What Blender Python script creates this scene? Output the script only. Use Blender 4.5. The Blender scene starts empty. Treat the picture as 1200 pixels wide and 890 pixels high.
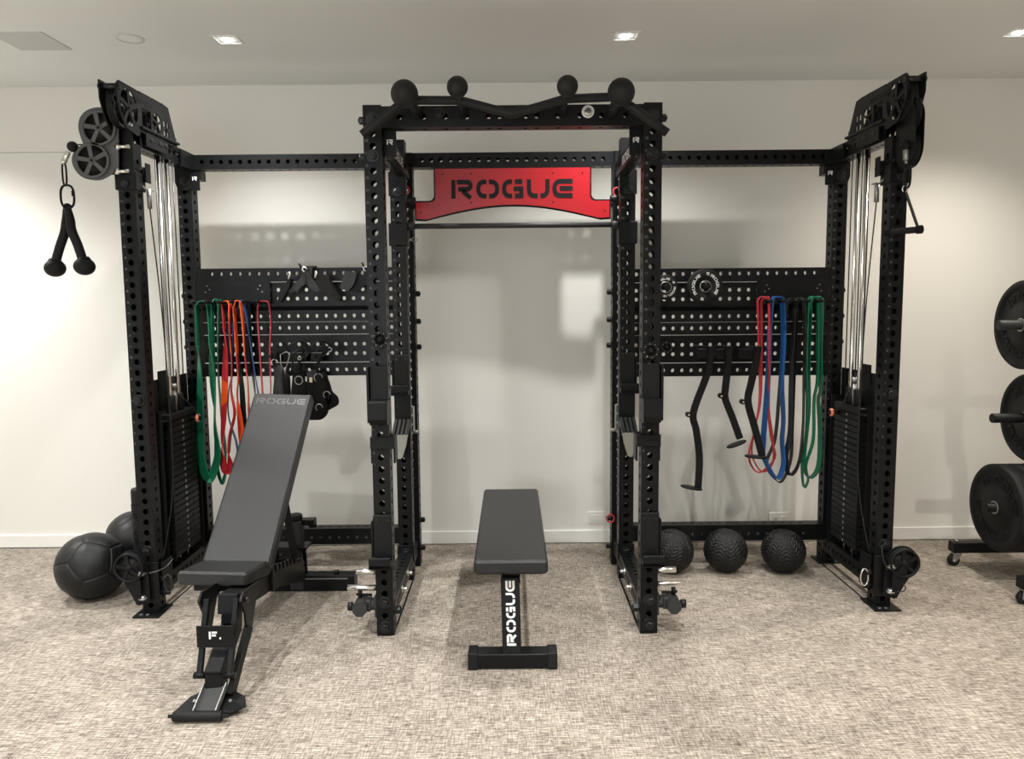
import bpy, math, random
import numpy as np
from mathutils import Vector, Matrix
random.seed(7)
PI = math.pi
col = bpy.context.scene.collection

# ------------------------------------------------------------------ camera model
FPX = 901.62
CAMPOS = np.array([-0.01257, -3.28683, 1.47173])
PITCH, ROLL = 0.10055, -0.009113
def cam_axes():
    cp, sp = math.cos(PITCH), math.sin(PITCH)
    f = np.array([0, cp, -sp]); r = np.array([1., 0, 0]); u = np.cross(r, f)
    cr, sr = math.cos(ROLL), math.sin(ROLL)
    return cr*r + sr*u, -sr*r + cr*u, f
CR, CU, CF = cam_axes()
def P(u, v, **k):
    """point of the place seen at (u, v) that lies on the plane x=, y= or z="""
    d = CF + (u-600)/FPX*CR - (v-445)/FPX*CU
    (ax, val), = k.items(); i = 'xyz'.index(ax)
    t = (val-CAMPOS[i])/d[i]
    return Vector(CAMPOS + t*d)

cd = bpy.data.cameras.new('camera'); cam = bpy.data.objects.new('camera', cd); col.objects.link(cam)
cd.sensor_width = 36; cd.sensor_fit = 'HORIZONTAL'; cd.lens = FPX*36/1200
m = Matrix.Identity(4)
for i in range(3):
    m[i][0] = CR[i]; m[i][1] = CU[i]; m[i][2] = -CF[i]; m[i][3] = CAMPOS[i]
cam.matrix_world = m
bpy.context.scene.camera = cam

# ------------------------------------------------------------------ materials
M = {}
def mat(name, color, rough=.5, metal=0., bump=0., bscale=300., spec=.5, var=0., vscale=20., emit=None, coat=0.):
    m = bpy.data.materials.new(name); m.use_nodes = True
    nt = m.node_tree; b = nt.nodes['Principled BSDF']
    b.inputs['Base Color'].default_value = (*color, 1)
    b.inputs['Roughness'].default_value = rough
    b.inputs['Metallic'].default_value = metal
    b.inputs['Specular IOR Level'].default_value = spec
    b.inputs['Coat Weight'].default_value = coat
    tc = nt.nodes.new('ShaderNodeTexCoord')
    if var:
        n = nt.nodes.new('ShaderNodeTexNoise'); n.inputs['Scale'].default_value = vscale
        n.inputs['Detail'].default_value = 4
        nt.links.new(tc.outputs['Object'], n.inputs['Vector'])
        r = nt.nodes.new('ShaderNodeValToRGB')
        r.color_ramp.elements[0].position = .3; r.color_ramp.elements[1].position = .7
        r.color_ramp.elements[0].color = (*[c*(1-var) for c in color], 1)
        r.color_ramp.elements[1].color = (*[min(1, c*(1+var)) for c in color], 1)
        nt.links.new(n.outputs['Fac'], r.inputs['Fac']); nt.links.new(r.outputs['Color'], b.inputs['Base Color'])
    if bump:
        n = nt.nodes.new('ShaderNodeTexNoise'); n.inputs['Scale'].default_value = bscale
        nt.links.new(tc.outputs['Object'], n.inputs['Vector'])
        bp = nt.nodes.new('ShaderNodeBump'); bp.inputs['Strength'].default_value = bump; bp.inputs['Distance'].default_value = .002
        nt.links.new(n.outputs['Fac'], bp.inputs['Height']); nt.links.new(bp.outputs['Normal'], b.inputs['Normal'])
    if emit:
        b.inputs['Emission Color'].default_value = (*emit[:3], 1); b.inputs['Emission Strength'].default_value = emit[3]
    M[name] = m
    return m
mat('black_powder_coat', (.007, .0075, .008), .36, 0, .12, 500, spec=.17)
mat('dark_powder_coat', (.007, .0075, .008), .42, 0, .12, 500, spec=.17)
mat('housing_grey', (.10, .102, .103), .5, 0, .1, 500, spec=.3)
mat('gunmetal_coat', (.030, .031, .032), .5, 0, .12, 500, spec=.3)
mat('etched_marking', (.16, .165, .16), .5)
mat('white_print', (.8, .8, .78), .5)
mat('black_bolt', (.014, .015, .016), .28, .4)
mat('bright_steel', (.72, .71, .68), .2, 1.)
mat('silver_coat', (.75, .75, .72), .35, .3)
mat('grey_steel', (.35, .35, .34), .35, .8)
mat('black_plastic', (.007, .0074, .0078), .5, 0, .1, 300, spec=.2)
mat('black_rubber', (.0085, .0085, .009), .62, 0, .2, 250, var=.25, vscale=8, spec=.25)
mat('globe_coat', (.011, .012, .012), .55, 0, .2, 600, spec=.28)
mat('upholstery', (.013, .0135, .014), .40, 0, .55, 420, var=.10, vscale=6, spec=.40)
mat('piping_vinyl', (.02, .02, .021), .5)
mat('red_powder_coat', (.37, .010, .016), .3, 0, .08, 500)
mat('red_rubber', (.46, .028, .040), .5)
mat('blue_rubber', (.012, .085, .27), .5)
mat('green_rubber', (.006, .15, .072), .5)
mat('band_black', (.012, .012, .013), .45)
mat('leather', (.008, .0085, .009), .42, 0, .5, 220, var=.2, vscale=5, spec=.3)
mat('webbing', (.006, .006, .0065), .8, 0, .5, 500, spec=.25)
mat('grey_webbing', (.045, .045, .047), .85, 0, .5, 500)
mat('tag_cream', (.75, .68, .45), .6)
mat('wall_plate_white', (.80, .79, .74), .4)
mat('caster_steel', (.42, .42, .41), .38, .85)
mat('salmon_plastic', (.85, .24, .14), .4)
mat('lens', (1, .97, .9), .3, emit=(1, .96, .88, 40))
mat('cable_black', (.01, .01, .01), .35)
mat('black_gap', (.004, .004, .004), .9)

def mix_band():
    m = mat('orange_and_red_rubber', (.62, .03, .03), .5); nt = m.node_tree; b = nt.nodes['Principled BSDF']
    tc = nt.nodes.new('ShaderNodeTexCoord'); n = nt.nodes.new('ShaderNodeTexNoise'); n.inputs['Scale'].default_value = 7; n.inputs['Detail'].default_value = 0
    r = nt.nodes.new('ShaderNodeValToRGB'); r.color_ramp.interpolation = 'LINEAR'
    r.color_ramp.elements[0].position = .50; r.color_ramp.elements[1].position = .55
    r.color_ramp.elements[0].color = (.46, .016, .022, 1); r.color_ramp.elements[1].color = (.85, .10, .012, 1)
    nt.links.new(tc.outputs['Object'], n.inputs['Vector']); nt.links.new(n.outputs['Fac'], r.inputs['Fac']); nt.links.new(r.outputs['Color'], b.inputs['Base Color'])
mix_band()

def carpet():
    m = mat('woven_carpet', (.4, .36, .3), .95, spec=.15); nt = m.node_tree; b = nt.nodes['Principled BSDF']
    N = nt.nodes.new; L = nt.links.new
    tc = N('ShaderNodeTexCoord')
    def noise(sc, s, d=2, rot=0.):
        mp = N('ShaderNodeMapping'); mp.inputs['Scale'].default_value = sc; mp.inputs['Rotation'].default_value = (0, 0, rot)
        L(tc.outputs['Object'], mp.inputs['Vector'])
        n = N('ShaderNodeTexNoise'); n.inputs['Scale'].default_value = s; n.inputs['Detail'].default_value = d; n.inputs['Roughness'].default_value = .65
        L(mp.outputs['Vector'], n.inputs['Vector']); return n.outputs['Fac']
    def mth(op, a, b_):
        n = N('ShaderNodeMath'); n.operation = op
        for i, v in enumerate((a, b_)):
            if isinstance(v, (int, float)): n.inputs[i].default_value = v
            else: L(v, n.inputs[i])
        return n.outputs[0]
    hx = noise((1, 12, 1), 17, 2)          # streaks along x
    hy = noise((13, 1.3, 1), 14, 2, .03)    # streaks along y
    hf = noise((1, 4, 1), 70, 2)          # short yarn slubs
    big = noise((1, 1.6, 1), 3.5, 3)
    s = mth('ADD', mth('MULTIPLY', hx, 1.35), mth('MULTIPLY', hy, .75))
    s = mth('ADD', s, mth('MULTIPLY', hf, .75)); s = mth('ADD', s, mth('MULTIPLY', big, .35))
    s = mth('DIVIDE', s, 3.20)
    r = N('ShaderNodeValToRGB'); e = r.color_ramp.elements
    e[0].position = .37; e[0].color = (.045, .036, .030, 1)
    e[1].position = .595; e[1].color = (.56, .50, .425, 1)
    x = e.new(.49); x.color = (.262, .225, .185, 1)
    L(s, r.inputs['Fac']); L(r.outputs['Color'], b.inputs['Base Color'])
    bp = N('ShaderNodeBump'); bp.inputs['Strength'].default_value = .5; bp.inputs['Distance'].default_value = .004
    L(s, bp.inputs['Height']); L(bp.outputs['Normal'], b.inputs['Normal'])
carpet()
mat('wall_paint', (.80, .785, .735), .5, 0, .04, 150)
mat('ceiling_paint', (.80, .82, .81), .8, 0, .04, 150)
mat('baseboard_paint', (.84, .83, .79), .4)

def ball_mat():
    m = mat('tread_rubber', (.008, .008, .0085), .5, spec=.35); nt = m.node_tree; b = nt.nodes['Principled BSDF']
    N = nt.nodes.new; L = nt.links.new
    tc = N('ShaderNodeTexCoord')
    n = N('ShaderNodeTexNoise'); n.inputs['Scale'].default_value = 400
    L(tc.outputs['Object'], n.inputs['Vector'])
    bp = N('ShaderNodeBump'); bp.inputs['Strength'].default_value = .3; bp.inputs['Distance'].default_value = .001
    L(n.outputs['Fac'], bp.inputs['Height']); L(bp.outputs['Normal'], b.inputs['Normal'])
ball_mat()

# ------------------------------------------------------------------ mesh builder
def V3(*a): return Vector(a)
X, Y, Z = V3(1, 0, 0), V3(0, 1, 0), V3(0, 0, 1)
class MB:
    def __init__(s): s.v = []; s.f = []; s.m = []; s.sm = []
    def vert(s, p): s.v.append(tuple(p)); return len(s.v)-1
    def face(s, idx, mi=0, smooth=False): s.f.append(tuple(idx)); s.m.append(mi); s.sm.append(smooth)
    def grid(s, rows, closeu=False, closev=False, mi=0, smooth=True, flip=False):
        n = len(rows); k = len(rows[0]); ids = [[s.vert(p) for p in r] for r in rows]
        for i in range(n if closeu else n-1):
            for j in range(k if closev else k-1):
                a, b, c, d = ids[i][j], ids[i][(j+1) % k], ids[(i+1) % n][(j+1) % k], ids[(i+1) % n][j]
                s.face((d, c, b, a) if flip else (a, b, c, d), mi, smooth)
        return ids
    def box(s, c, size, R=None, ch=0., mi=0):
        c = Vector(c); R = R or Matrix.Identity(3)
        hx, hy, hz = [d/2 for d in size]
        ch = min(ch, hx*.9, hy*.9, hz*.9)
        if ch <= 0:
            ids = [s.vert(c + R @ V3(x*hx, y*hy, z*hz)) for x in (-1, 1) for y in (-1, 1) for z in (-1, 1)]
            for f in ((0, 1, 3, 2), (4, 6, 7, 5), (0, 4, 5, 1), (2, 3, 7, 6), (0, 2, 6, 4), (1, 5, 7, 3)): s.face([ids[i] for i in f], mi)
            return
        ids = {}
        for x in (-1, 1):
            for y in (-1, 1):
                for z in (-1, 1):
                    ids[x, y, z, 0] = s.vert(c + R @ V3(x*hx, y*(hy-ch), z*(hz-ch)))
                    ids[x, y, z, 1] = s.vert(c + R @ V3(x*(hx-ch), y*hy, z*(hz-ch)))
                    ids[x, y, z, 2] = s.vert(c + R @ V3(x*(hx-ch), y*(hy-ch), z*hz))
        for a in (-1, 1):
            q = [ids[a, -1, -1, 0], ids[a, 1, -1, 0], ids[a, 1, 1, 0], ids[a, -1, 1, 0]]; s.face(q if a > 0 else q[::-1], mi)
            q = [ids[-1, a, -1, 1], ids[-1, a, 1, 1], ids[1, a, 1, 1], ids[1, a, -1, 1]]; s.face(q if a > 0 else q[::-1], mi)
            q = [ids[-1, -1, a, 2], ids[1, -1, a, 2], ids[1, 1, a, 2], ids[-1, 1, a, 2]]; s.face(q if a > 0 else q[::-1], mi)
            for b in (-1, 1):
                q = [ids[a, b, -1, 0], ids[a, b, -1, 1], ids[a, b, 1, 1], ids[a, b, 1, 0]]; s.face(q if a*b > 0 else q[::-1], mi)
                q = [ids[a, -1, b, 0], ids[a, 1, b, 0], ids[a, 1, b, 2], ids[a, -1, b, 2]]; s.face(q if a*b > 0 else q[::-1], mi)
                q = [ids[-1, a, b, 1], ids[-1, a, b, 2], ids[1, a, b, 2], ids[1, a, b, 1]]; s.face(q if a*b > 0 else q[::-1], mi)
                for d in (-1, 1):
                    q = [ids[a, b, d, 0], ids[a, b, d, 1], ids[a, b, d, 2]]; s.face(q if a*b*d > 0 else q[::-1], mi)
    def bar(s, p0, p1, w, h, up=Z, ch=.003, mi=0):
        p0, p1 = Vector(p0), Vector(p1); d = (p1-p0); L = d.length; d.normalize()
        a = d.cross(Vector(up)); a.normalize(); b = a.cross(d)
        R = Matrix((a, d, b)).transposed()
        s.box((p0+p1)/2, (w, L, h), R, ch, mi)
    def cyl(s, p0, p1, r0, r1=None, seg=20, mi=0, ch=0., caps=True):
        r1 = r0 if r1 is None else r1
        p0, p1 = Vector(p0), Vector(p1); d = (p1-p0); L = d.length; d.normalize()
        prof = [(0, r0), (L, r1)] if not ch else [(0, r0-ch), (ch, r0), (L-ch, r1), (L, r1-ch)]
        s.lathe(p0, d, prof, seg, mi, caps)
    def lathe(s, o, d, prof, seg=24, mi=0, caps=True, smooth=True, closed=False):
        o = Vector(o); d = Vector(d).normalized(); a = d.orthogonal().normalized(); b = d.cross(a)
        rows = []
        for (t, r) in prof:
            rows.append([o + d*t + (a*math.cos(2*PI*i/seg) + b*math.sin(2*PI*i/seg))*r for i in range(seg)])
        ids = s.grid(rows, closeu=closed, closev=True, mi=mi, smooth=smooth)
        if caps and not closed:
            if prof[0][1] > 1e-6: s.face(ids[0][::-1], mi)
            if prof[-1][1] > 1e-6: s.face(ids[-1], mi)
    def sphere(s, c, r, seg=28, mi=0, sc=(1, 1, 1)):
        c = Vector(c); n = seg//2; rows = []
        for i in range(n+1):
            t = -PI/2 + PI*i/n
            rows.append([c + V3(r*sc[0]*math.cos(t)*math.cos(2*PI*j/seg), r*sc[1]*math.cos(t)*math.sin(2*PI*j/seg), r*sc[2]*math.sin(t)) for j in range(seg)])
        s.grid(rows, closev=True, mi=mi)
    def tube(s, pts, r, seg=10, mi=0, closed=False):
        pts = [Vector(p) for p in pts]; n = len(pts); rows = []; prev = None
        rr = r if isinstance(r, (list, tuple)) else [r]*n
        for i in range(n):
            if closed: t = pts[(i+1) % n]-pts[i-1]
            else: t = pts[min(i+1, n-1)]-pts[max(i-1, 0)]
            t.normalize()
            if prev is None: a = t.orthogonal().normalized()
            else:
                a = prev - t*prev.dot(t); a.normalize()
            prev = a; b = t.cross(a)
            rows.append([pts[i] + (a*math.cos(2*PI*j/seg) + b*math.sin(2*PI*j/seg))*rr[i] for j in range(seg)])
        ids = s.grid(rows, closeu=closed, closev=True, mi=mi)
        if not closed: s.face(ids[0][::-1], mi); s.face(ids[-1], mi)
    def ribbon(s, pts, wd, w, t, closed=False, mi=0):
        """flat strip along pts; wd = width direction per point"""
        pts = [Vector(p) for p in pts]; n = len(pts); rows = []
        for i in range(n):
            tt = (pts[(i+1) % n]-pts[i-1]) if closed else pts[min(i+1, n-1)]-pts[max(i-1, 0)]
            tt.normalize(); a = Vector(wd[i]); a = (a - tt*a.dot(tt)).normalized(); b = tt.cross(a)
            rows.append([pts[i] + a*x*w/2 + b*y*t/2 for x, y in ((-1, -1), (1, -1), (1, 1), (-1, 1))])
        ids = s.grid(rows, closeu=closed, closev=True, mi=mi, smooth=False)
        if not closed: s.face(ids[0][::-1], mi); s.face(ids[-1], mi)
    def prism(s, poly, O, U, V, depth, mi=0, smooth=False):
        """poly in (u, v), extruded along U x V by depth"""
        O, U, V = Vector(O), Vector(U), Vector(V); N = U.cross(V).normalized()
        A = [s.vert(O+U*a+V*b) for a, b in poly]; B = [s.vert(O+U*a+V*b+N*depth) for a, b in poly]
        s.face(A[::-1], mi); s.face(B, mi); n = len(poly)
        for i in range(n): s.face((A[i], A[(i+1) % n], B[(i+1) % n], B[i]), mi, smooth)
    def holed(s, O, U, Vv, lu, lv, t, us, vs, r, seg=16, mi=0, sq=1.22):
        """plate lu x lv in the U, V plane from O, thickness t along -(U x V), round holes at us x vs"""
        O, U, Vv = Vector(O), Vector(U), Vector(Vv); N = U.cross(Vv).normalized(); h = r*sq
        uc = [0.]
        for u in us: uc += [u-h, u+h]
        uc.append(lu); vc = [0.]
        for v in vs: vc += [v-h, v+h]
        vc.append(lv)
        def pt(u, v, k): return O+U*u+Vv*v-N*(t*k)
        for i in range(len(uc)-1):
            for j in range(len(vc)-1):
                u0, u1, v0, v1 = uc[i], uc[i+1], vc[j], vc[j+1]
                if i % 2 and j % 2:
                    cu, cv = us[i//2], vs[j//2]; ring = []
                    for q in range(seg):
                        a = 2*PI*(q+.0)/seg + PI/4; ca, sa = math.cos(a), math.sin(a); mm = max(abs(ca), abs(sa))
                        ring.append((cu+r*ca, cv+r*sa, cu+h*ca/mm, cv+h*sa/mm))
                    fi = [s.vert(pt(a[0], a[1], 0)) for a in ring]; fo = [s.vert(pt(a[2], a[3], 0)) for a in ring]
                    bi = [s.vert(pt(a[0], a[1], 1)) for a in ring]; bo = [s.vert(pt(a[2], a[3], 1)) for a in ring]
                    for q in range(seg):
                        w = (q+1) % seg
                        s.face((fi[q], fo[q], fo[w], fi[w]), mi); s.face((bi[w], bo[w], bo[q], bi[q]), mi)
                        s.face((fi[w], bi[w], bi[q], fi[q]), mi)
                elif u1-u0 > 1e-6 and v1-v0 > 1e-6:
                    # long solid strips are merged over v when this is a solid column
                    if i % 2 == 0 and j > 0: continue
                    if i % 2 == 0: v0, v1 = 0., lv
                    s.face([s.vert(pt(*q, 0)) for q in ((u0, v0), (u1, v0), (u1, v1), (u0, v1))], mi)
                    s.face([s.vert(pt(*q, 1)) for q in ((u0, v1), (u1, v1), (u1, v0), (u0, v0))], mi)
        c = [(0, 0), (lu, 0), (lu, lv), (0, lv)]
        for i in range(4):
            a, b = c[i], c[(i+1) % 4]
            s.face([s.vert(pt(*a, 0)), s.vert(pt(*a, 1)), s.vert(pt(*b, 1)), s.vert(pt(*b, 0))], mi)
    def build(s, name, mats, parent=None, loc=None):
        me = bpy.data.meshes.new(name); 
        vs = s.v
        o = bpy.data.objects.new(name, me)
        if loc is not None:
            L = Vector(loc); vs = [(a[0]-L.x, a[1]-L.y, a[2]-L.z) for a in vs]; o.location = L
        me.from_pydata(vs, [], s.f)
        for mm in (mats if isinstance(mats, (list, tuple)) else [mats]): me.materials.append(M[mm])
        me.polygons.foreach_set('material_index', s.m); me.polygons.foreach_set('use_smooth', s.sm)
        me.update(); col.objects.link(o)
        if parent is not None:
            o.parent = parent
            if loc is None: o.matrix_parent_inverse = Matrix.Identity(4)
            pl = world_loc(parent)
            o.location = Vector(loc if loc is not None else (0, 0, 0)) - pl
        return o
def world_loc(o):
    L = Vector((0, 0, 0))
    while o is not None: L += o.location; o = o.parent
    return L
def tag(o, label=None, cat=None, group=None, kind=None):
    if label: o['label'] = label
    if cat: o['category'] = cat
    if group: o['group'] = group
    if kind: o['kind'] = kind
    return o
def empty(name, loc, label, cat, group=None):
    o = bpy.data.objects.new(name, None); col.objects.link(o); o.location = loc; o.empty_display_size = .05
    return tag(o, label, cat, group)
def copy_tree(o, parent=None):
    c = o.copy(); col.objects.link(c); c.parent = parent
    for ch in list(o.children): copy_tree(ch, c)
    return c
def crom(pts, n=8):
    """smooth curve through points (any dimension)"""
    pts = [np.array(p, float) for p in pts]; out = []
    for i in range(len(pts)-1):
        p0 = pts[max(i-1, 0)]; p1 = pts[i]; p2 = pts[i+1]; p3 = pts[min(i+2, len(pts)-1)]
        for k in range(n):
            t = k/n
            out.append(.5*((2*p1)+(-p0+p2)*t+(2*p0-5*p1+4*p2-p3)*t*t+(-p0+3*p1-3*p2+p3)*t**3))
    out.append(pts[-1]); return out

# ------------------------------------------------------------------ lettering
def arc(cx, cy, rx, ry, a0, a1, n=5):
    return [(cx+rx*math.cos(math.radians(a0+(a1-a0)*i/n)), cy+ry*math.sin(math.radians(a0+(a1-a0)*i/n))) for i in range(n+1)]
OL = [(.62, .88)]+arc(.46, .54, .34, .34, 90, 180)+arc(.46, .46, .34, .34, 180, 270)+[(.62, .12)]
ORr = [(1.42-a, b) for a, b in OL]
GLY = {
 'R': (1.36, [[(.12, 0), (.12, 1)], [(.34, .88)]+arc(1.0, .69, .2, .19, 90, -90)+[(.42, .5)], [(.68, .42), (1.2, 0.02)]]),
 'O': (1.42, [OL, ORr]),
 'G': (1.36, [OL, [(.8, .88), (1.26, .88)], [(.72, .5), (1.2, .5), (1.2, .12), (.8, .12)]]),
 'U': (1.40, [[(.12, 1), (.12, .46)]+arc(.44, .44, .32, .32, 180, 270)+[(.66, .12)], [(.84, .12)]+arc(.96, .44, .32, .32, -90, 0)+[(1.28, 1)]]),
 'E': (1.32, [[(1.25, .88)]+arc(.46, .54, .34, .34, 90, 180)+arc(.46, .46, .34, .34, 180, 270)+[(1.25, .12)], [(.45, .5), (1.25, .5)]]),
 'F': (1.1, [[(.12, 0), (.12, 1)], [(.36, .88), (1.05, .88)], [(.36, .5), (.9, .5)]]),
 '5': (1.1, [[(1.0, .88), (.14, .88), (.14, .54), (.98, .54), (.98, .12), (.1, .12)]]),
 '2': (1.1, [[(.1, .88), (.98, .88), (.98, .5), (.14, .5), (.14, .12), (1.02, .12)]]),
 '.': (.4, [[(.1, .1), (.3, .1)]]),
 'r': (1.2, [[(.1, 0), (.1, 1)], [(.4, .9), (1.05, .9), (1.05, .5), (.4, .5)], [(.65, .45), (1.1, 0)]]),
}
SEG = {'0': 'abcdef', '1': 'bc', '2': 'abged', '3': 'abgcd', '4': 'fgbc', '5': 'afgcd', '6': 'afgecd', '7': 'abc', '8': 'abcdefg', '9': 'abcdfg'}
SL = {'a': ((0, 1), (.5, 1)), 'b': ((.5, 1), (.5, .5)), 'c': ((.5, .5), (.5, 0)), 'd': ((0, 0), (.5, 0)), 'e': ((0, 0), (0, .5)), 'f': ((0, .5), (0, 1)), 'g': ((0, .5), (.5, .5))}
def stroke(mb, path, th, fn, d, mi):
    """ribbon of width th round a 2-D path; fn(u, v, h) -> 3-D point"""
    n = len(path); Lp, Rp = [], []
    for i in range(n):
        a = Vector(path[max(i-1, 0)]); b = Vector(path[i]); c = Vector(path[min(i+1, n-1)])
        d1 = (b-a) if i > 0 else (c-b); d2 = (c-b) if i < n-1 else (b-a)
        d1.normalize(); d2.normalize(); n1 = Vector((-d1.y, d1.x)); n2 = Vector((-d2.y, d2.x))
        nn = (n1+n2); nn.normalize(); k = min(1.6, 1/max(.3, nn.dot(n1)))
        Lp.append(b+nn*th/2*k); Rp.append(b-nn*th/2*k)
    top = [[mb.vert(fn(p.x, p.y, d)) for p in Q] for Q in (Lp, Rp)]
    bot = [[mb.vert(fn(p.x, p.y, 0)) for p in Q] for Q in (Lp, Rp)]
    for i in range(n-1):
        mb.face((top[0][i], top[1][i], top[1][i+1], top[0][i+1]), mi)
        mb.face((top[0][i], top[0][i+1], bot[0][i+1], bot[0][i]), mi)
        mb.face((top[1][i+1], top[1][i], bot[1][i], bot[1][i+1]), mi)
    for i in (0, n-1):
        q = (top[0][i], bot[0][i], bot[1][i], top[1][i]); mb.face(q if i == 0 else q[::-1], mi)
def subdiv(path, st=.25):
    out = [path[0]]
    for a, b in zip(path, path[1:]):
        L = math.hypot(b[0]-a[0], b[1]-a[1]); k = max(1, int(L/st))
        for i in range(1, k+1): out.append((a[0]+(b[0]-a[0])*i/k, a[1]+(b[1]-a[1])*i/k))
    return out
def word(mb, text, fn, d, mi=0, th=.23, gap=.16, fine=False):
    """letters of unit height, centred on u = 0; returns the width"""
    W = sum(GLY[c][0] for c in text)+gap*(len(text)-1); u = -W/2
    for c in text:
        for p in GLY[c][1]:
            q = [(a+u, b) for a, b in p]
            stroke(mb, subdiv(q) if fine else q, th, fn, d, mi)
        u += GLY[c][0]+gap
    return W
def flat(O, U, V, s, sx=1.):
    O, U, V = Vector(O), Vector(U).normalized(), Vector(V).normalized(); N = U.cross(V)
    return lambda u, v, h: O+U*u*s*sx+V*(v-.5)*s+N*h
def ring_fn(C, U, V, rad, s, mid, outward=True):
    """letters bent round a circle; mid = angle of the middle of the word"""
    C, U, V = Vector(C), Vector(U), Vector(V); N = U.cross(V)
    def f(u, v, h):
        r = rad + ((v-.5)*s if outward else -(v-.5)*s)
        a = mid + (-1 if outward else 1)*u*s/rad
        return C+U*r*math.cos(a)+V*r*math.sin(a)+N*h
    return f
def number(mb, n, O, U, V, h, mi):
    u0 = 0
    for ch in str(n):
        for sgm in SEG[ch]:
            a, b = SL[sgm]; fn = flat(O, U, V, h)
            stroke(mb, [(a[0]+u0, a[1]), (b[0]+u0, b[1])], .13, fn, .0004, mi)
        u0 += .8

# ------------------------------------------------------------------ steel sections
W3 = .0762
def upright(mb, cx, cy, z0, z1, zs, seg=16, r=.0137, num=None, w=W3):
    """hollow square post with a column of holes on all four faces"""
    h = w/2; t = .005; L = z1-z0; zz = [z-z0 for z in zs]
    mb.holed((cx-h, cy-h, z0), X, Z, w, L, t, [h], zz, r, seg)                       # front (-y)
    mb.holed((cx+h, cy+h, z0), -X, Z, w, L, t, [h], zz, r, seg)                      # back
    mb.holed((cx+h, cy-h+t, z0), Y, Z, w-2*t, L, t, [h-t], zz, r*.9, 8)              # +x
    mb.holed((cx-h, cy+h-t, z0), -Y, Z, w-2*t, L, t, [h-t], zz, r*.9, 8)             # -x
    mb.box((cx, cy, z1+.002), (w, w, .004)); mb.box((cx, cy, z0+.003), (w-.01, w-.01, .005))
    if num:
        for z in zs:
            k = int(round((z-.777)/.0508))+1
            if 1 <= k <= 33 and z < z1-.12:
                number(mb, k, (cx-h+.006, cy-h-.0005, z+.022), X, Z, .009, 1)
def beam_x(mb, x0, x1, cy, z0, z1, xs, dy=W3, r=.0125, seg=16, rows=None, topholes=True):
    t = .005; L = x1-x0; H = z1-z0; hh = rows or [H/2]; us = [x-x0 for x in xs]
    mb.holed((x0, cy-dy/2, z0), X, Z, L, H, t, us, hh, r, seg)
    mb.holed((x1, cy+dy/2, z0), -X, Z, L, H, t, [L-u for u in us][::-1], hh, r, seg)
    mb.holed((x0, cy-dy/2+t, z1), X, Y, L, dy-2*t, t, us if topholes else [], [dy/2-t], r*.9, 8)
    mb.holed((x0, cy+dy/2-t, z0), X, -Y, L, dy-2*t, t, us if topholes else [], [dy/2-t], r*.9, 8)
    mb.box((x0+.002, cy, (z0+z1)/2), (.004, dy-.01, H-.01)); mb.box((x1-.002, cy, (z0+z1)/2), (.004, dy-.01, H-.01))
def beam_y(mb, y0, y1, cx, z0, z1, ys, dx=W3, r=.0125, seg=16):
    t = .005; L = y1-y0; H = z1-z0; us = [y-y0 for y in ys]
    mb.holed((cx+dx/2, y0, z0), Y, Z, L, H, t, us, [H/2], r, seg)
    mb.holed((cx-dx/2, y1, z0), -Y, Z, L, H, t, [L-u for u in us][::-1], [H/2], r, seg)
    mb.holed((cx+dx/2-t, y0, z1), Y, -X, L, dx-2*t, t, us, [dx/2-t], r*.9, 8)
    mb.holed((cx-dx/2+t, y0, z0), Y, X, L, dx-2*t, t, us, [dx/2-t], r*.9, 8)
def steps(a, b, st=.0508):
    n = int((b-a)/st+1e-6); return [a+i*st for i in range(n+1)]
def bolt(mb, p, d, r=.019, hl=.018, mi=0):
    """washer and hex head, standing out along d"""
    p, d = Vector(p), Vector(d).normalized()
    mb.lathe(p, d, [(0, r*1.5), (.003, r*1.5), (.004, r*1.4)], 24, mi)
    a = d.orthogonal().normalized(); 
    mb.lathe(p+d*.004, d, [(0, r), (hl*.85, r), (hl, r*.82)], 6, mi, smooth=False)
    mb.lathe(p+d*(.004+hl), d, [(0, r*.5), (.003, r*.45)], 16, mi)
# ------------------------------------------------------------------ the room
WY, CZ, XL, XR, YB = 1.30, 2.73, -4.3, 4.2, -6.0
def struct(name, mb, mats): return tag(mb.build(name, mats), kind='structure')
b = MB(); b.box(((XL+XR)/2, (WY+YB)/2, -.05), (XR-XL+.2, WY-YB+.2, .1)); struct('floor', b, 'woven_carpet')
b = MB(); b.box(((XL+XR)/2, (WY+YB)/2, CZ+.05), (XR-XL+.2, WY-YB+.2, .1)); struct('ceiling', b, 'ceiling_paint')
b = MB(); b.box(((XL+XR)/2, WY+.05, CZ/2), (XR-XL+.2, .1, CZ)); struct('wall_back', b, 'wall_paint')
b = MB(); b.box((XL-.05, (WY+YB)/2, CZ/2), (.1, WY-YB, CZ)); struct('wall_left', b, 'wall_paint')
b = MB(); b.box((XR+.05, (WY+YB)/2, CZ/2), (.1, WY-YB, CZ)); struct('wall_right', b, 'wall_paint')
b = MB(); b.box(((XL+XR)/2, YB-.05, CZ/2), (XR-XL+.2, .1, CZ)); struct('wall_front', b, 'wall_paint')
b = MB(); b.box(((XL+XR)/2, WY-.006, .043), (XR-XL, .012, .076), ch=.002); struct('baseboard_back', b, 'baseboard_paint')
b = MB(); b.box(((XL-1.0)/2, WY-.0035, .0015), (XL*-1-1.0, .003, .003)); struct('shadow_gap_strip', b, 'black_gap')  # black strip stands in for the shadow gap under the baseboard
b = MB(); b.box(((XL-2.2)/2, WY-.0008, 2.362), (2.1, .0016, .003)); struct('trim_2', b, 'grey_steel')

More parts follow.
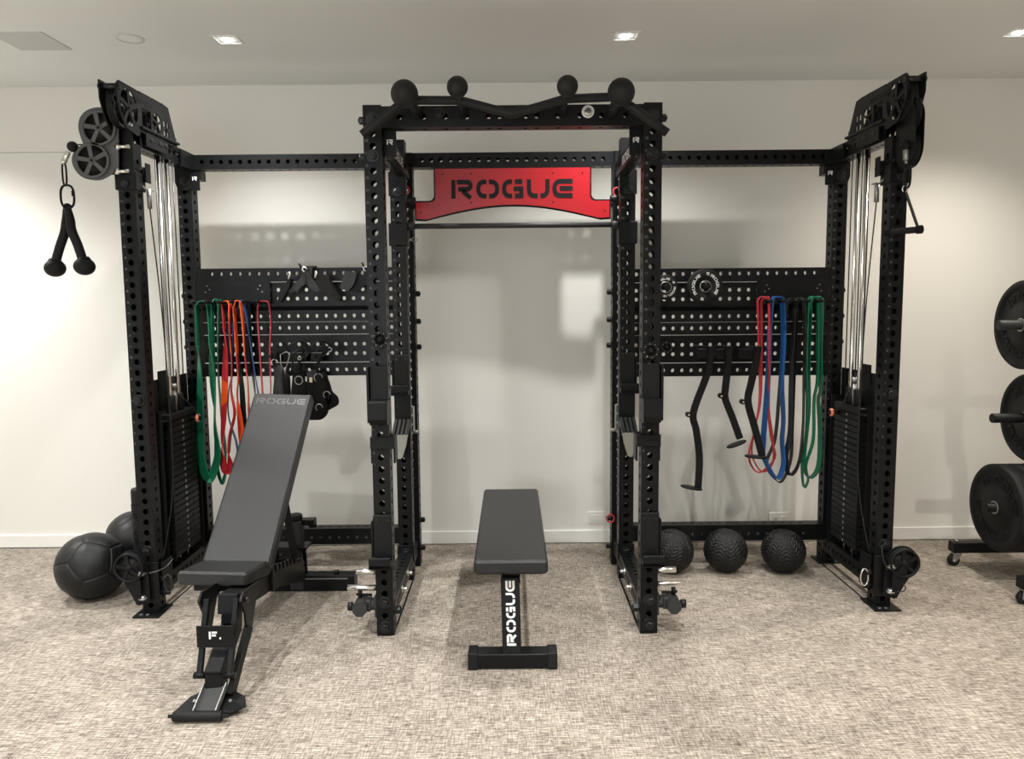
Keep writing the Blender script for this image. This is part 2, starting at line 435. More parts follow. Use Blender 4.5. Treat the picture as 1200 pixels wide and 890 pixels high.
# framed glow panel added behind the camera, out of view, as fill light
def fill_window(n, x0, x1, z0, z1, power):
    b = MB()
    for (cx, cz, w, h) in (((x0+x1)/2, z0, x1-x0+.12, .06), ((x0+x1)/2, z1, x1-x0+.12, .06), (x0, (z0+z1)/2, .06, z1-z0), (x1, (z0+z1)/2, .06, z1-z0), ((x0+x1)/2, (z0+z1)/2, .04, z1-z0)):
        b.box((cx, YB+.03, cz), (w, .06, h), ch=.004)
    fr = struct('fill_window_%d' % n, b, 'baseboard_paint')
    b = MB(); b.box(((x0+x1)/2, YB+.01, (z0+z1)/2), (x1-x0, .01, z1-z0))
    mat('fill_glow', (.9, .95, 1), .2, emit=(.93, .97, 1, power))
    b.build('fill_pane', 'fill_glow', fr)
fill_window(1, -3.6, -.2, .5, 2.4, 3.0)

# recessed ceiling lights (the three in view and those behind the camera)
def ceiling_light(x, y, label, seen=True, power=30, c=(1, .99, .965)):
    root = empty('ceiling_light', (x, y, CZ), label, 'ceiling light') if seen else None
    if seen:
        b = MB(); s = .05; k = .062
        for (cx, cy, sx, sy) in ((0, -(s+k)/2, 2*k, k-s), (0, (s+k)/2, 2*k, k-s), (-(s+k)/2, 0, k-s, 2*s), ((s+k)/2, 0, k-s, 2*s)):
            b.box((x+cx, y+cy, CZ-.0015), (sx, sy, .003))
        b.build('trim_frame', 'ceiling_paint', root)
        b = MB(); b.lathe((x, y, CZ-.0045), (0, 0, 1), [(0, .001), (0, .022), (.004, .026)], 24); b.build('lamp', 'lens', root)
    ld = bpy.data.lights.new('downlight', 'SPOT'); ld.energy = power; ld.spot_size = math.radians(128); ld.spot_blend = .9
    ld.shadow_soft_size = .028; ld.color = c
    lo = bpy.data.objects.new('lamp_beam', ld); col.objects.link(lo)
    if seen: lo.parent = root; lo.location = (0, 0, -.012)
    else: lo.location = (x, y, CZ-.012)
    return lo
PW = 85
ceiling_light(-1.356, .53, 'small square recessed ceiling downlight above the left side of the rack', power=PW)
ceiling_light(.545, .53, 'small square recessed ceiling downlight just right of the middle, above the pull-up bar', power=PW)
ceiling_light(2.425, .53, 'small square recessed ceiling downlight at the right edge of the picture', power=PW, c=(1, .92, .82))
for (x, y, c) in ((-3.25, .53, (1, .995, .98)), (-3.25, -1.4, (1, .995, .98)), (-1.356, -1.4, (1, .99, .965)), (.545, -1.4, (1, .99, .965)), (2.425, -1.4, (1, .94, .86)),
               (-3.25, -3.4, (1, .995, .98)), (-1.356, -3.4, (1, .99, .965)), (.545, -3.4, (1, .99, .965)), (2.425, -3.4, (1, .94, .86))):
    ceiling_light(x, y, None, False, PW*(1.75 if y > -2 else 1.3), c)

mat('panel_paint', (.60, .61, .60), .8)
b = MB(); b.box((-2.29, .525, CZ-.002), (.25, .25, .004), ch=.001)
tag(b.build('access_panel', 'panel_paint'), 'flush square grey access panel in the ceiling at the top left', 'ceiling panel')
b = MB(); b.lathe((-1.804, .50, CZ-.004), (0, 0, 1), [(0, .001), (0, .056), (.002, .06), (.004, .06)], 40)
b.lathe((-1.804, .50, CZ-.0045), (0, 0, 1), [(0, .0595), (0, .0615), (.0045, .0615)], 40, 1, caps=False)
tag(b.build('ceiling_speaker', ['ceiling_paint', 'panel_paint']), 'round flush speaker cover in the ceiling between the square panel and the left downlight', 'ceiling speaker')

def outlet(cx, cz, w, h, label, both):
    root = empty('wall_outlet', (cx, WY, cz), label, 'outlet')
    b = MB(); b.box((cx, WY-.003, cz), (w, .006, h), ch=.002); b.build('cover_plate', 'wall_plate_white', root)
    b = MB()
    if both:
        for s in (-1, 1):
            b.box((cx+s*.024, WY-.0075, cz), (.034, .003, .028), ch=.0012, mi=0)
            for q in (-1, 1): b.box((cx+s*.024, WY-.0092, cz+q*.006+.0), (.008, .001, .0018), mi=1)
            b.cyl((cx+s*.024+.011, WY-.0088, cz), (cx+s*.024+.011, WY-.0097, cz), .0022, seg=10, mi=1)
    else:
        b.box((cx, WY-.0075, cz), (w*.66, .003, h*.5), ch=.001)
    b.build('socket', ['wall_plate_white', 'black_gap'], root)
outlet(1.608, .142, .125, .075, 'white double socket outlet low on the wall behind the rightmost of the small textured balls', True)
outlet(.500, .158, .115, .075, 'blank white wall plate low on the wall just left of the right-hand rack posts', False)

# ------------------------------------------------------------------ the power rack
rack = empty('power_rack', (0, .5, 0), 'large black steel power rack with perforated posts, red sign and storage panels on both sides', 'power rack')
BP = ['black_powder_coat', 'etched_marking']
H = 2.286
zs_all = steps(.041, H-.03)
Y0, Y1, Y2 = .0381, .724, .938
mbu = MB(); upright(mbu, 0, 0, 0, H, zs_all, num=True)
upm = None
for (x, y) in ((-.584, Y0), (.584, Y0), (-.584, Y1), (.584, Y1)):
    if upm is None: upm = mbu.build('upright', BP, rack, loc=(0, 0, 0)); o = upm
    else: o = upm.copy(); col.objects.link(o)
    o.location = Vector((x, y, 0)) - rack.location
mb2 = MB(); upright(mb2, 0, 0, 0, 2.262, steps(.041, 2.23), seg=8)
o = mb2.build('upright', BP, rack, loc=(0, 0, 0)); o.location = Vector((-.573, Y2, 0))-rack.location
o = o.copy(); col.objects.link(o); o.location = Vector((.573, Y2, 0))-rack.location

# top front beam and its globes
b = MB(); beam_x(b, -.546, .546, Y0, H-.088, H-.002, [-.36, -.27, -.19, -.09, -.042, .15, .185, .30, .36, .455, -.455, .09][0:0] + sorted([-.47, -.37, -.19, -.10, -.055, .055, .10, .19, .37, .47, -.28, .28]), r=.012)
b.build('crossbeam', BP, rack)
gb = MB(); yb = -.11
path = [P(424, 158, y=yb), P(475, 117.5, y=yb), P(540, 118, y=yb), P(570, 126, y=yb), P(600, 134, y=yb), P(632, 125, y=yb), P(662, 116, y=yb), P(724, 113.5, y=yb), P(782, 156, y=yb)]
cl = []
for i in range(len(path)-1):
    cl += [path[i].lerp(path[i+1], t) for t in ((0.04, .2, .5, .8, .96) if 0 < i < len(path)-2 else ((0, .3, .9, .97) if i == 0 else (.03, .1, .7, 1)))]
gb.tube(cl, .0178, 16)
gb.build('pull_up_bar', 'globe_coat', rack)
gbo = [o for o in rack.children if o.name.startswith('pull_up_bar')][0]
for (u, v, r, su, sv) in ((474, 110, .0535, 490, 134), (536, 102, .0415, 543, 135), (665, 101, .0415, 658, 134), (728, 108, .0535, 716, 134)):
    c = P(u, v, y=-.20); b = MB(); b.sphere(c, r, 32)
    e = P(su, sv, y=.0)
    b.cyl(c, e, .021 if r > .05 else .016, seg=20)
    b.build('grip_ball', 'globe_coat', gbo)
b = MB()
b.lathe(P(689, 131, y=0), -Y, [(0, .026), (.003, .026), (.004, .024), (.0035, .019), (.001, .018)], 28, 1)
b.lathe(P(689, 131, y=-.004), -Y, [(0, .017), (.012, .017), (.014, .014)], 6, smooth=False)
b.lathe(P(689, 131, y=-.018), -Y, [(0, .009), (.006, .008)], 16); b.build('steel_bolt', ['bright_steel', 'silver_coat'], rack)['label'] = 'bright zinc bolt'
b = MB(); bolt(b, P(515, 132, y=0), -Y, .015); b.build('bolt', 'black_bolt', rack)

# bolts on the faces of the front and middle posts
for sx in (-1, 1):
    for (z, y) in ((2.235, 0), (2.083, 0), (.152, 0), (.041, 0)):
        b = MB(); bolt(b, (sx*.584, y, z), -Y, .0185, .016); b.build('bolt', 'black_bolt', rack)
    for z in (2.235, 2.083):
        b = MB(); bolt(b, (sx*.622, Y0, z), X*sx, .016, .02); b.build('bolt', 'black_bolt', rack)
    b = MB(); bolt(b, (sx*.546, Y0, .105), -X*sx, .019, .025); b.build('bolt', 'black_bolt', rack)
    for z in (2.03, .152):
        b = MB(); bolt(b, (sx*.584, Y1-W3/2-.008, z), -Y, .0165, .012); b.build('bolt', 'black_bolt', rack)
    for z in (1.52, 1.37, 1.23, .26, .10, 1.99):
        b = MB(); bolt(b, (sx*.535, Y2-.01, z), -X*sx, .016, .022); b.build('bolt', 'black_bolt', rack)

# corner plates with the maker's mark, side beams
for sx in (-1, 1):
    b = MB(); x = sx*.520; b.box((x, Y0+.012, 2.145), (.056, .006, .115), ch=.001); b.box((sx*.546-sx*.003, Y0+.03, 2.145), (.006, .05, .115))
    fn = flat((x+.001, Y0+.0085, 2.148), X, Z, .021); word(b, 'r', fn, .0012, 1, .26); stroke(b, [(-.72, 0), (-.72, 1)], .0, fn, .001, 1)
    b.build('corner_plate', ['black_powder_coat', 'white_print'], rack)
    b = MB(); beam_y(b, Y0+.038, Y1-.038, sx*.556, 2.105, 2.185, steps(Y0+.09, Y1-.07), dx=.05); 
    fn = flat((sx*.531 if sx > 0 else -.531, .36, 2.145), -Y if sx > 0 else Y, Z, .045); word(b, 'ROGUE', fn, .001, 1)
    b.build('side_beam', ['black_powder_coat', 'silver_coat'], rack)
    b = MB(); beam_y(b, Y0+.038, Y1-.038, sx*.584, .075, .15, steps(Y0+.09, Y1-.07)); b.build('side_beam', BP, rack)
    b = MB(); beam_y(b, Y1+.038, Y2-.038, sx*.584, .075, .15, steps(Y1+.07, Y2-.06)); b.build('side_beam', BP, rack)
    b = MB(); beam_y(b, Y1+.038, Y2-.038, sx*.584, 2.12, 2.195, steps(Y1+.07, Y2-.06)); b.build('side_beam', BP, rack)
    b = MB(); b.box((sx*.55, .40, .0015), (.008, .72, .003)); b.build('floor_strap', 'dark_powder_coat', rack)
    # short flange tying the middle post to its neighbour
    for (zf, hf) in ((2.07, .12), (.15, .085)):
        b = MB(); b.box((sx*.584, Y1-W3/2-.004, zf), (.088, .008, hf), ch=.001); b.build('mounting_flange', 'black_powder_coat', rack)
    # sleeves gripping the posts
    b = MB(); b.box((sx*.584, Y1-.008, 1.818), (.094, .094, .112), ch=.002); b.build('bar_bracket', 'dark_powder_coat', rack)
    b = MB(); b.box((sx*.576, Y0-.004, .870), (.104, .092, .052), ch=.002)
    for q in (-.049, .049): b.box((sx*.576+q, Y0+.004, .835), (.008, .07, .115), ch=.001)
    b.build('sleeve', 'dark_powder_coat', rack)
    b = MB(); b.cyl((sx*.54, .70, 1.99), (sx*.495, .70, 1.99), .017, seg=16, ch=.002); b.build('locking_pin', 'black_plastic', rack)
    for (u, v) in (((475, 223),) if sx < 0 else ((723, 225), (715.5, 608))):
        q = P(u, v, y=.80 if v < 400 else .885); b = MB()
        b.tube([q+V3(.02*math.cos(a), 0, .022*math.sin(a)) for a in [2*PI*i/20 for i in range(20)]], .0042, 8, closed=True)
        b.build('pull_ring', 'red_rubber', rack)['label'] = 'red plastic pull ring'
    # silver band pins through the low side beam
    for (y, z) in ((.27, .112), (.47, .118)):
        b = MB(); b.cyl((sx*.56, y, z), (sx*.523, y, z), .0085, seg=16, ch=.001); b.cyl((sx*.55, y, z), (sx*.543, y, z), .017, seg=16); b.build('band_pin', 'bright_steel', rack)

# straight bar between the middle posts
b = MB(); b.cyl((-.534, .72, 1.862), (.534, .72, 1.862), .0135, seg=24)
for sx in (-1, 1): b.cyl((sx*.545, .72, 1.862), (sx*.505, .72, 1.862), .022, seg=20, ch=.002)
b.build('straight_bar', 'gunmetal_coat', rack)
for (u, sx) in ((488, -1), (712, 1)):
    b = MB(); c = P(u-3 if sx < 0 else u, 281, y=.74)
    if sx < 0:
        b.tube([c+V3(.014*math.cos(a)+.004, 0, .012*math.sin(a)) for a in [2*PI*i/16 for i in range(16)]], .0022, 6, closed=True)
        b.cyl(c-V3(.045, 0, 0), c-V3(.01, 0, 0), .007, seg=12); b.build('hitch_pin', 'grey_steel', rack)

# rear beams
zb0, zb1 = 2.188, 2.264
for (x0, x1) in ((-.546, .546), (-1.715, -.622), (.622, 1.715)):
    b = MB(); m0 = (x0+x1)/2; xs = [m0+(i-9.5)*.0508 for i in range(20)]
    beam_x(b, x0, x1, Y2, zb0, zb1, xs, r=.0115); b.build('crossbeam', BP, rack)
for (x0, x1) in ((-1.715, -.622), (.622, 1.715)):
    b = MB(); m0 = (x0+x1)/2; xs = [m0+(i-9.5)*.0508 for i in range(20)]
    beam_x(b, x0, x1, Y2, .132, .222, [], r=.0115, rows=[])
    for i, x in enumerate(xs[1:-1]): number(b, i+1, (x-.006, Y2-W3/2-.0005, .172), X, Z, .012, 1); b.box((x, Y2, .2225), (.02, .012, .0015), mi=2)
    b.build('crossbeam', ['black_powder_coat', 'etched_marking', 'black_gap'], rack)

# storage panels
for sx in (-1, 1):
    x0, x1 = (-1.712, -.624) if sx < 0 else (.624, 1.712)
    xs = sorted([sx*(.665+i*.0508) for i in range(20)])
    dz = 0 if sx < 0 else -.022
    def bm(z0, z1, rows, dy, yc, name='storage_beam', skip=False):
        b = MB(); beam_x(b, x0, x1, yc, z0+dz, z1+dz, xs, dy=dy, rows=rows, r=.0115, topholes=False); b.build(name, BP, rack)
    bm(1.592, 1.665, [.044], .030, Y2-.022)
    bm(1.375, 1.437, [.031], .030, Y2-.022)
    bm(1.307, 1.373, [.035], .030, Y2-.022)
    bm(1.080, 1.150, [.032], .030, Y2-.022)
    def tray(z0, z1, rows):
        b = MB(); N = len(xs)
        b.holed((x0, Y2-.030, z0+dz), X, Z, x1-x0, z1-z0, .012, [x-x0 for x in xs], rows, .0105, 16)
        b.box(((x0+x1)/2, Y2-.012, z1+dz+.001), (x1-x0, .044, .004)); b.box(((x0+x1)/2, Y2-.012, z0+dz-.001), (x1-x0, .044, .004))
        b.build('storage_tray', BP, rack)
    tray(1.462, 1.586, [.038, .086])
    tray(1.158, 1.300, [.043, .094])
    # black strip as painted slot shade, and the plate that carries the band pegs
    b = MB(); b.box(((x0+x1)/2, Y2+.028, 1.448+dz), (x1-x0, .004, .03)); b.build('slot_shade_strip', 'black_gap', rack)
    cx = sx*1.505
    b = MB(); b.box((cx, Y2-.052, 1.535+dz), (.39, .008, .125), ch=.001)
    b.box((cx, Y2-.062, 1.483+dz), (.40, .028, .010), ch=.001)
    word(b, 'ROGUE', flat((cx, Y2-.057, 1.552+dz), X, Z, .026), .001, 1)
    for q in (-1, 1):
        for (a, c) in ((0, 0), (.012, .02), (.022, -.014)):
            b.cyl((cx+q*.13+a*q, Y2-.055, 1.552+dz+c), (cx+q*.13+a*q, Y2-.0585, 1.552+dz+c), .0035, seg=10, mi=2)
    pk = b.build('band_rack', ['black_powder_coat', 'black_plastic', 'grey_steel'], rack)
    for i in range(6):
        px = cx - .165 + i*.066
        b = MB(); b.cyl((px, Y2-.05, 1.478+dz), (px, Y2-.20, 1.486+dz), .008, seg=12); b.sphere((px, Y2-.20, 1.486+dz), .010, 12)
        b.build('peg', 'black_powder_coat', pk)

# the red sign
b = MB(); ys = Y2-.050
def cornerarc(cx, cz, r, a0, a1, n=5): return [(cx+r*math.cos(math.radians(a0+(a1-a0)*i/n)), cz+r*math.sin(math.radians(a0+(a1-a0)*i/n))) for i in range(n+1)]
def signpoly(k):
    top, w1, w2, z1, zb, za = 2.178+k, .411+k, .515+k, 2.004+k, 1.918-k, 1.988-k
    half = [(0, top), (w1, top)] + cornerarc(w1+.028, z1+.028, .028, 180, 270) + [(w2, z1), (w2, zb), (w2-.055, zb-.004)]
    for i in range(1, 12):
        t = i/11; x = (w2-.055)*(1-t); half.append((x, zb-.004+(za-zb+.004)*math.sin(t*PI/2)))
    left = [(-x, z) for x, z in half[1:-1]][::-1]
    return half + left
b.prism([(x, z) for x, z in signpoly(.009)][::-1], (0, ys-.002+.010, 0), X, Z, -.006) 
o = b.build('sign_plate', 'black_powder_coat', rack)
b2 = MB(); b2.prism([(x, z) for x, z in signpoly(0)][::-1], (0, ys+.001, 0), X, Z, .006)
so = b2.build('sign_face', 'red_powder_coat', o); so['label'] = 'red powder-coated face with black cut-out letters'
b3 = MB(); word(b3, 'ROGUE', flat((0, ys-.0062, 2.070), X, Z, .098, .865), .0012, 0, th=.25, gap=.2)
for x in (-.37, -.22, .215, .37): b3.cyl((x, ys-.0055, 2.15), (x, ys-.0075, 2.15), .0045, seg=10)
for x in (-.22, .215): b3.cyl((x, ys-.0055, 2.0), (x, ys-.0075, 2.0), .0045, seg=10)
for x in (-.49, .49): b3.cyl((x, ys-.0055, 1.95), (x, ys-.0075, 1.95), .0045, seg=10)
b3.build('lettering', 'black_plastic', o)['label'] = 'black capital letters'

# silver storage pins sticking out sideways from the front posts
for (sx, z, L, r) in ((-1, .282, .095, .0135), (-1, .208, .135, .0135), (1, .278, .090, .0135), (1, .216, .132, .010)):
    b = MB(); b.cyl((sx*.62, Y0, z), (sx*(.62+L), Y0, z), r, seg=20, ch=.002); b.build('storage_pin', 'bright_steel', rack)['label'] = 'bright silver pin'

mat('brushed_arm', (.33, .33, .30), .4, .3)
# ------------------------------------------------------------------ cups and brackets hung on the posts
def j_cup_plain(sx, y, z, label, h=.20, w=.075):
    root = empty('j_cup', (sx*.584, y, z), label, 'j-cup', None)
    b = MB(); x = sx*.582
    b.box((x, y-.014, z), (w+.004, .024, h), ch=.003)
    for a in (-1, 1):
        for c in (-1, 1): b.cyl((x+a*w*.34, y-.0255, z+c*h*.38), (x+a*w*.34, y-.028, z+c*h*.38), .0055, seg=12, mi=1)
    b.build('face_pad', ['black_plastic', 'black_bolt'], root)
    b = MB(); b.box((x-sx*.0+sx*.006, y-.045, z-h/2-.012), (w+.018, .09, .022), ch=.003)
    b.box((x+sx*.006, y-.084, z-h/2+.004), (w+.018, .012, .05), ch=.003)
    b.box((sx*.628, y+.02, z-.01), (.008, .09, h*.8), ch=.001)
    b.build('cup_shelf', 'dark_powder_coat', root)
for sx, s in ((-1, 'left'), (1, 'right')):
    j_cup_plain(sx, 0, .455, 'black plastic-faced bar cup low on the %s front post, above the silver pins' % s)
    j_cup_plain(sx, Y1-.04, 1.115, 'black plastic-faced bar cup on the middle %s post, at chest height behind the front post' % s, .18)
    # taller hooked cup
    root = empty('j_cup', (sx*.584, 0, 1.06), 'tall hooked black bar cup at waist height on the %s front post' % s, 'j-cup')
    x = sx*.578
    b = MB(); b.box((x, -.014, 1.13), (.072, .026, .15), ch=.004); b.box((x-sx*.033, -.028, 1.13), (.006, .004, .15)); b.box((x+sx*.033, -.028, 1.13), (.006, .004, .15)); b.build('face_pad', 'black_plastic', root)
    b = MB(); pr = [(0, 1.062), (-.085, 1.062), (-.10, 1.055), (-.10, .985), (-.075, .958), (0, .95)]
    b.prism([(-a, c) for a, c in pr], (x+.036, 0, 0), -Y, Z, .072)
    hk = b
    hk.box((x-sx*.038, -.05, 1.01), (.004, .09, .10), ch=.001)
    hk.box((sx*.628, .02, 1.08), (.010, .10, .24), ch=.001)
    hk.build('hook', 'dark_powder_coat', root)
    # silver roller bracket hanging on the middle post
    root = empty('roller_bracket', (sx*.584, Y1-.04, .85), 'silver tapered roller bracket on the %s middle post, just behind the front post' % s, 'rack bracket')
    b = MB(); b.box((sx*.58, Y1-.055, .93), (.084, .03, .17), ch=.002)
    b.cyl((sx*.585, Y1-.068, .965), (sx*.585, Y1-.073, .965), .012, seg=16); b.build('mount', 'dark_powder_coat', root)
    b = MB()
    for i in range(4): b.box((sx*(.614-i*.021), Y1-.105, .832), (.015, .05, .085), Matrix.Rotation(math.radians(-22), 3, 'X') @ Matrix.Rotation(sx*math.radians(-9), 3, 'Y'), .002)
    b.build('roller', 'gunmetal_coat', root)
    b = MB(); pts = [(-.032, .0), (.034, .0), (.026, -.05), (.006, -.115), (-.012, -.12), (-.03, -.05)]
    if sx > 0: pts = [(-a, c) for a, c in pts][::-1]
    b.prism(pts[::-1], (sx*.584-.0, Y1-.13, .80), X, Z, .012)
    for (pa, pb) in zip(pts, pts[1:]+pts[:1]): b.bar((sx*.584+pa[0], Y1-.136, .80+pa[1]), (sx*.584+pb[0], Y1-.136, .80+pb[1]), .006, .014, up=Y, ch=.001)
    b.cyl((sx*.584+sx*.003, Y1-.132, .69), (sx*.584+sx*.003, Y1-.148, .69), .010, seg=14)
    b.build('arm', 'brushed_arm', root)['label'] = 'brushed silver arm'
    b = MB(); b.cyl((sx*.535, Y1-.03, .80), (sx*.50, Y1-.03, .80), .009, seg=12); b.box((sx*.527, Y1-.035, .87), (.006, .03, .13), ch=.001); b.build('spring_pin', 'grey_steel', root)

    # short octagonal pivot sleeve at the foot of each front post
    root = empty('pivot_attachment', (sx*.62, Y0, .13), 'dark octagonal swivel attachment at the foot of the %s front post' % s, 'rack attachment')
    b = MB(); b.cyl((sx*.622, Y0, .132), (sx*.665, Y0, .132), .028, seg=20, ch=.003); b.box((sx*.626, Y0, .132), (.01, .07, .10), ch=.002); b.build('mount', 'gunmetal_coat', root)
    b = MB(); pl = [(.033*math.cos(PI/8+i*PI/4), .036*math.sin(PI/8+i*PI/4)) for i in range(8)]
    b.prism(pl, (sx*.691, Y0+.03, .134), X, Z, .10); b.box((sx*.662, Y0-.005, .134), (.03, .055, .052), ch=.004); b.build('sleeve', 'gunmetal_coat', root)
    b = MB(); b.cyl((sx*.728, Y0-.03, .132), (sx*.745, Y0-.03, .132), .018, seg=18, ch=.002); b.cyl((sx*.728, Y0-.03, .134), (sx*.748, Y0-.03, .134), .020, seg=8); b.build('lock_nut', 'black_bolt', root)
    b = MB(); b.cyl((sx*.645, Y0-.01, .178), (sx*.715, Y0-.01, .181), .006, seg=10); b.cyl((sx*.698, Y0-.01, .17), (sx*.698, Y0-.01, .20), .010, seg=10); b.build('clamp_lever', 'black_plastic', root)

# star knobs
def star_collar(c, r, label, cat='collar', spots=True):
    root = empty('star_collar', c, label, cat)
    b = MB(); n = 48; c = Vector(c); pl = []
    for i in range(n):
        a = 2*PI*i/n; rr = r*(1+.10*math.cos(8*a)); pl.append((rr*math.cos(a), rr*math.sin(a)))
    outer = pl; rows = []
    for (yy, k) in ((0, 1.), (-.012, 1.), (-.016, .93), (-.016, .62), (0, .6)):
        rows.append([c+V3(x*k, yy, z*k) for x, z in outer])
    b.grid(rows, closev=True, closeu=True, smooth=False); b.build('ring', 'black_plastic', root)
    b = MB(); b.lathe(c+V3(0, .002, 0), -Y, [(0, r*.66), (.008, r*.6), (.010, r*.2), (.028, r*.18), (.03, r*.1)], 24); b.build('hub', 'black_rubber', root)
    b = MB()
    for i in range(8):
        a = 2*PI*i/8+.2; b.sphere(c+V3(r*.82*math.cos(a), -.017, r*.82*math.sin(a)), r*.07, 8)
    b.build('stud', 'bright_steel', root)
star_collar(P(446, 398, y=-.006), .036, 'round black lobed collar on the left front post above the tall hooked cup')
star_collar(P(762, 411, y=-.006), .036, 'round black lobed collar on the right front post above the tall hooked cup')
star_collar(P(781, 407, y=Y2-.07), .032, 'round black lobed collar on the right storage panel, just beside the front post')
# ------------------------------------------------------------------ cable towers
def pulley(mb, c, axis, r, w=.022, rim=0, hubm=1):
    """five-spoked grooved wheel"""
    c = Vector(c); ax = Vector(axis).normalized()
    mb.lathe(c-ax*w/2, ax, [(0, r*.86), (0, r), (w*.25, r), (w*.5, r*.90), (w*.75, r), (w, r), (w, r*.86)], 40, rim, closed=True)
    mb.lathe(c-ax*w*.42, ax, [(0, .001), (0, r*.22), (w*.84, r*.22), (w*.84, .001)], 20, rim)
    mb.lathe(c-ax*w*.08, ax, [(0, .001), (0, r*.88), (w*.16, r*.88), (w*.16, .001)], 32, hubm)
    a = ax.orthogonal().normalized(); b = ax.cross(a)
    for i in range(5):
        t = 2*PI*i/5+PI/2; d = (a*math.cos(t)+b*math.sin(t)); n = ax.cross(d)
        pts = [(r*.15, -r*.10), (r*.88, -r*.13), (r*.90, -r*.24), (r*.90, r*.24), (r*.88, r*.13), (r*.15, r*.10)]
        mb.prism(pts, c-ax*w*.36, d, n, w*.72, rim)
    mb.lathe(c-ax*w*.6, ax, [(0, .001), (0, r*.08), (w*1.2, r*.08), (w*1.2, .001)], 12, hubm)

def spoked_hole_plate(mb, O, U, V, poly, depth, mi=0): mb.prism(poly, O, U, V, depth, mi)

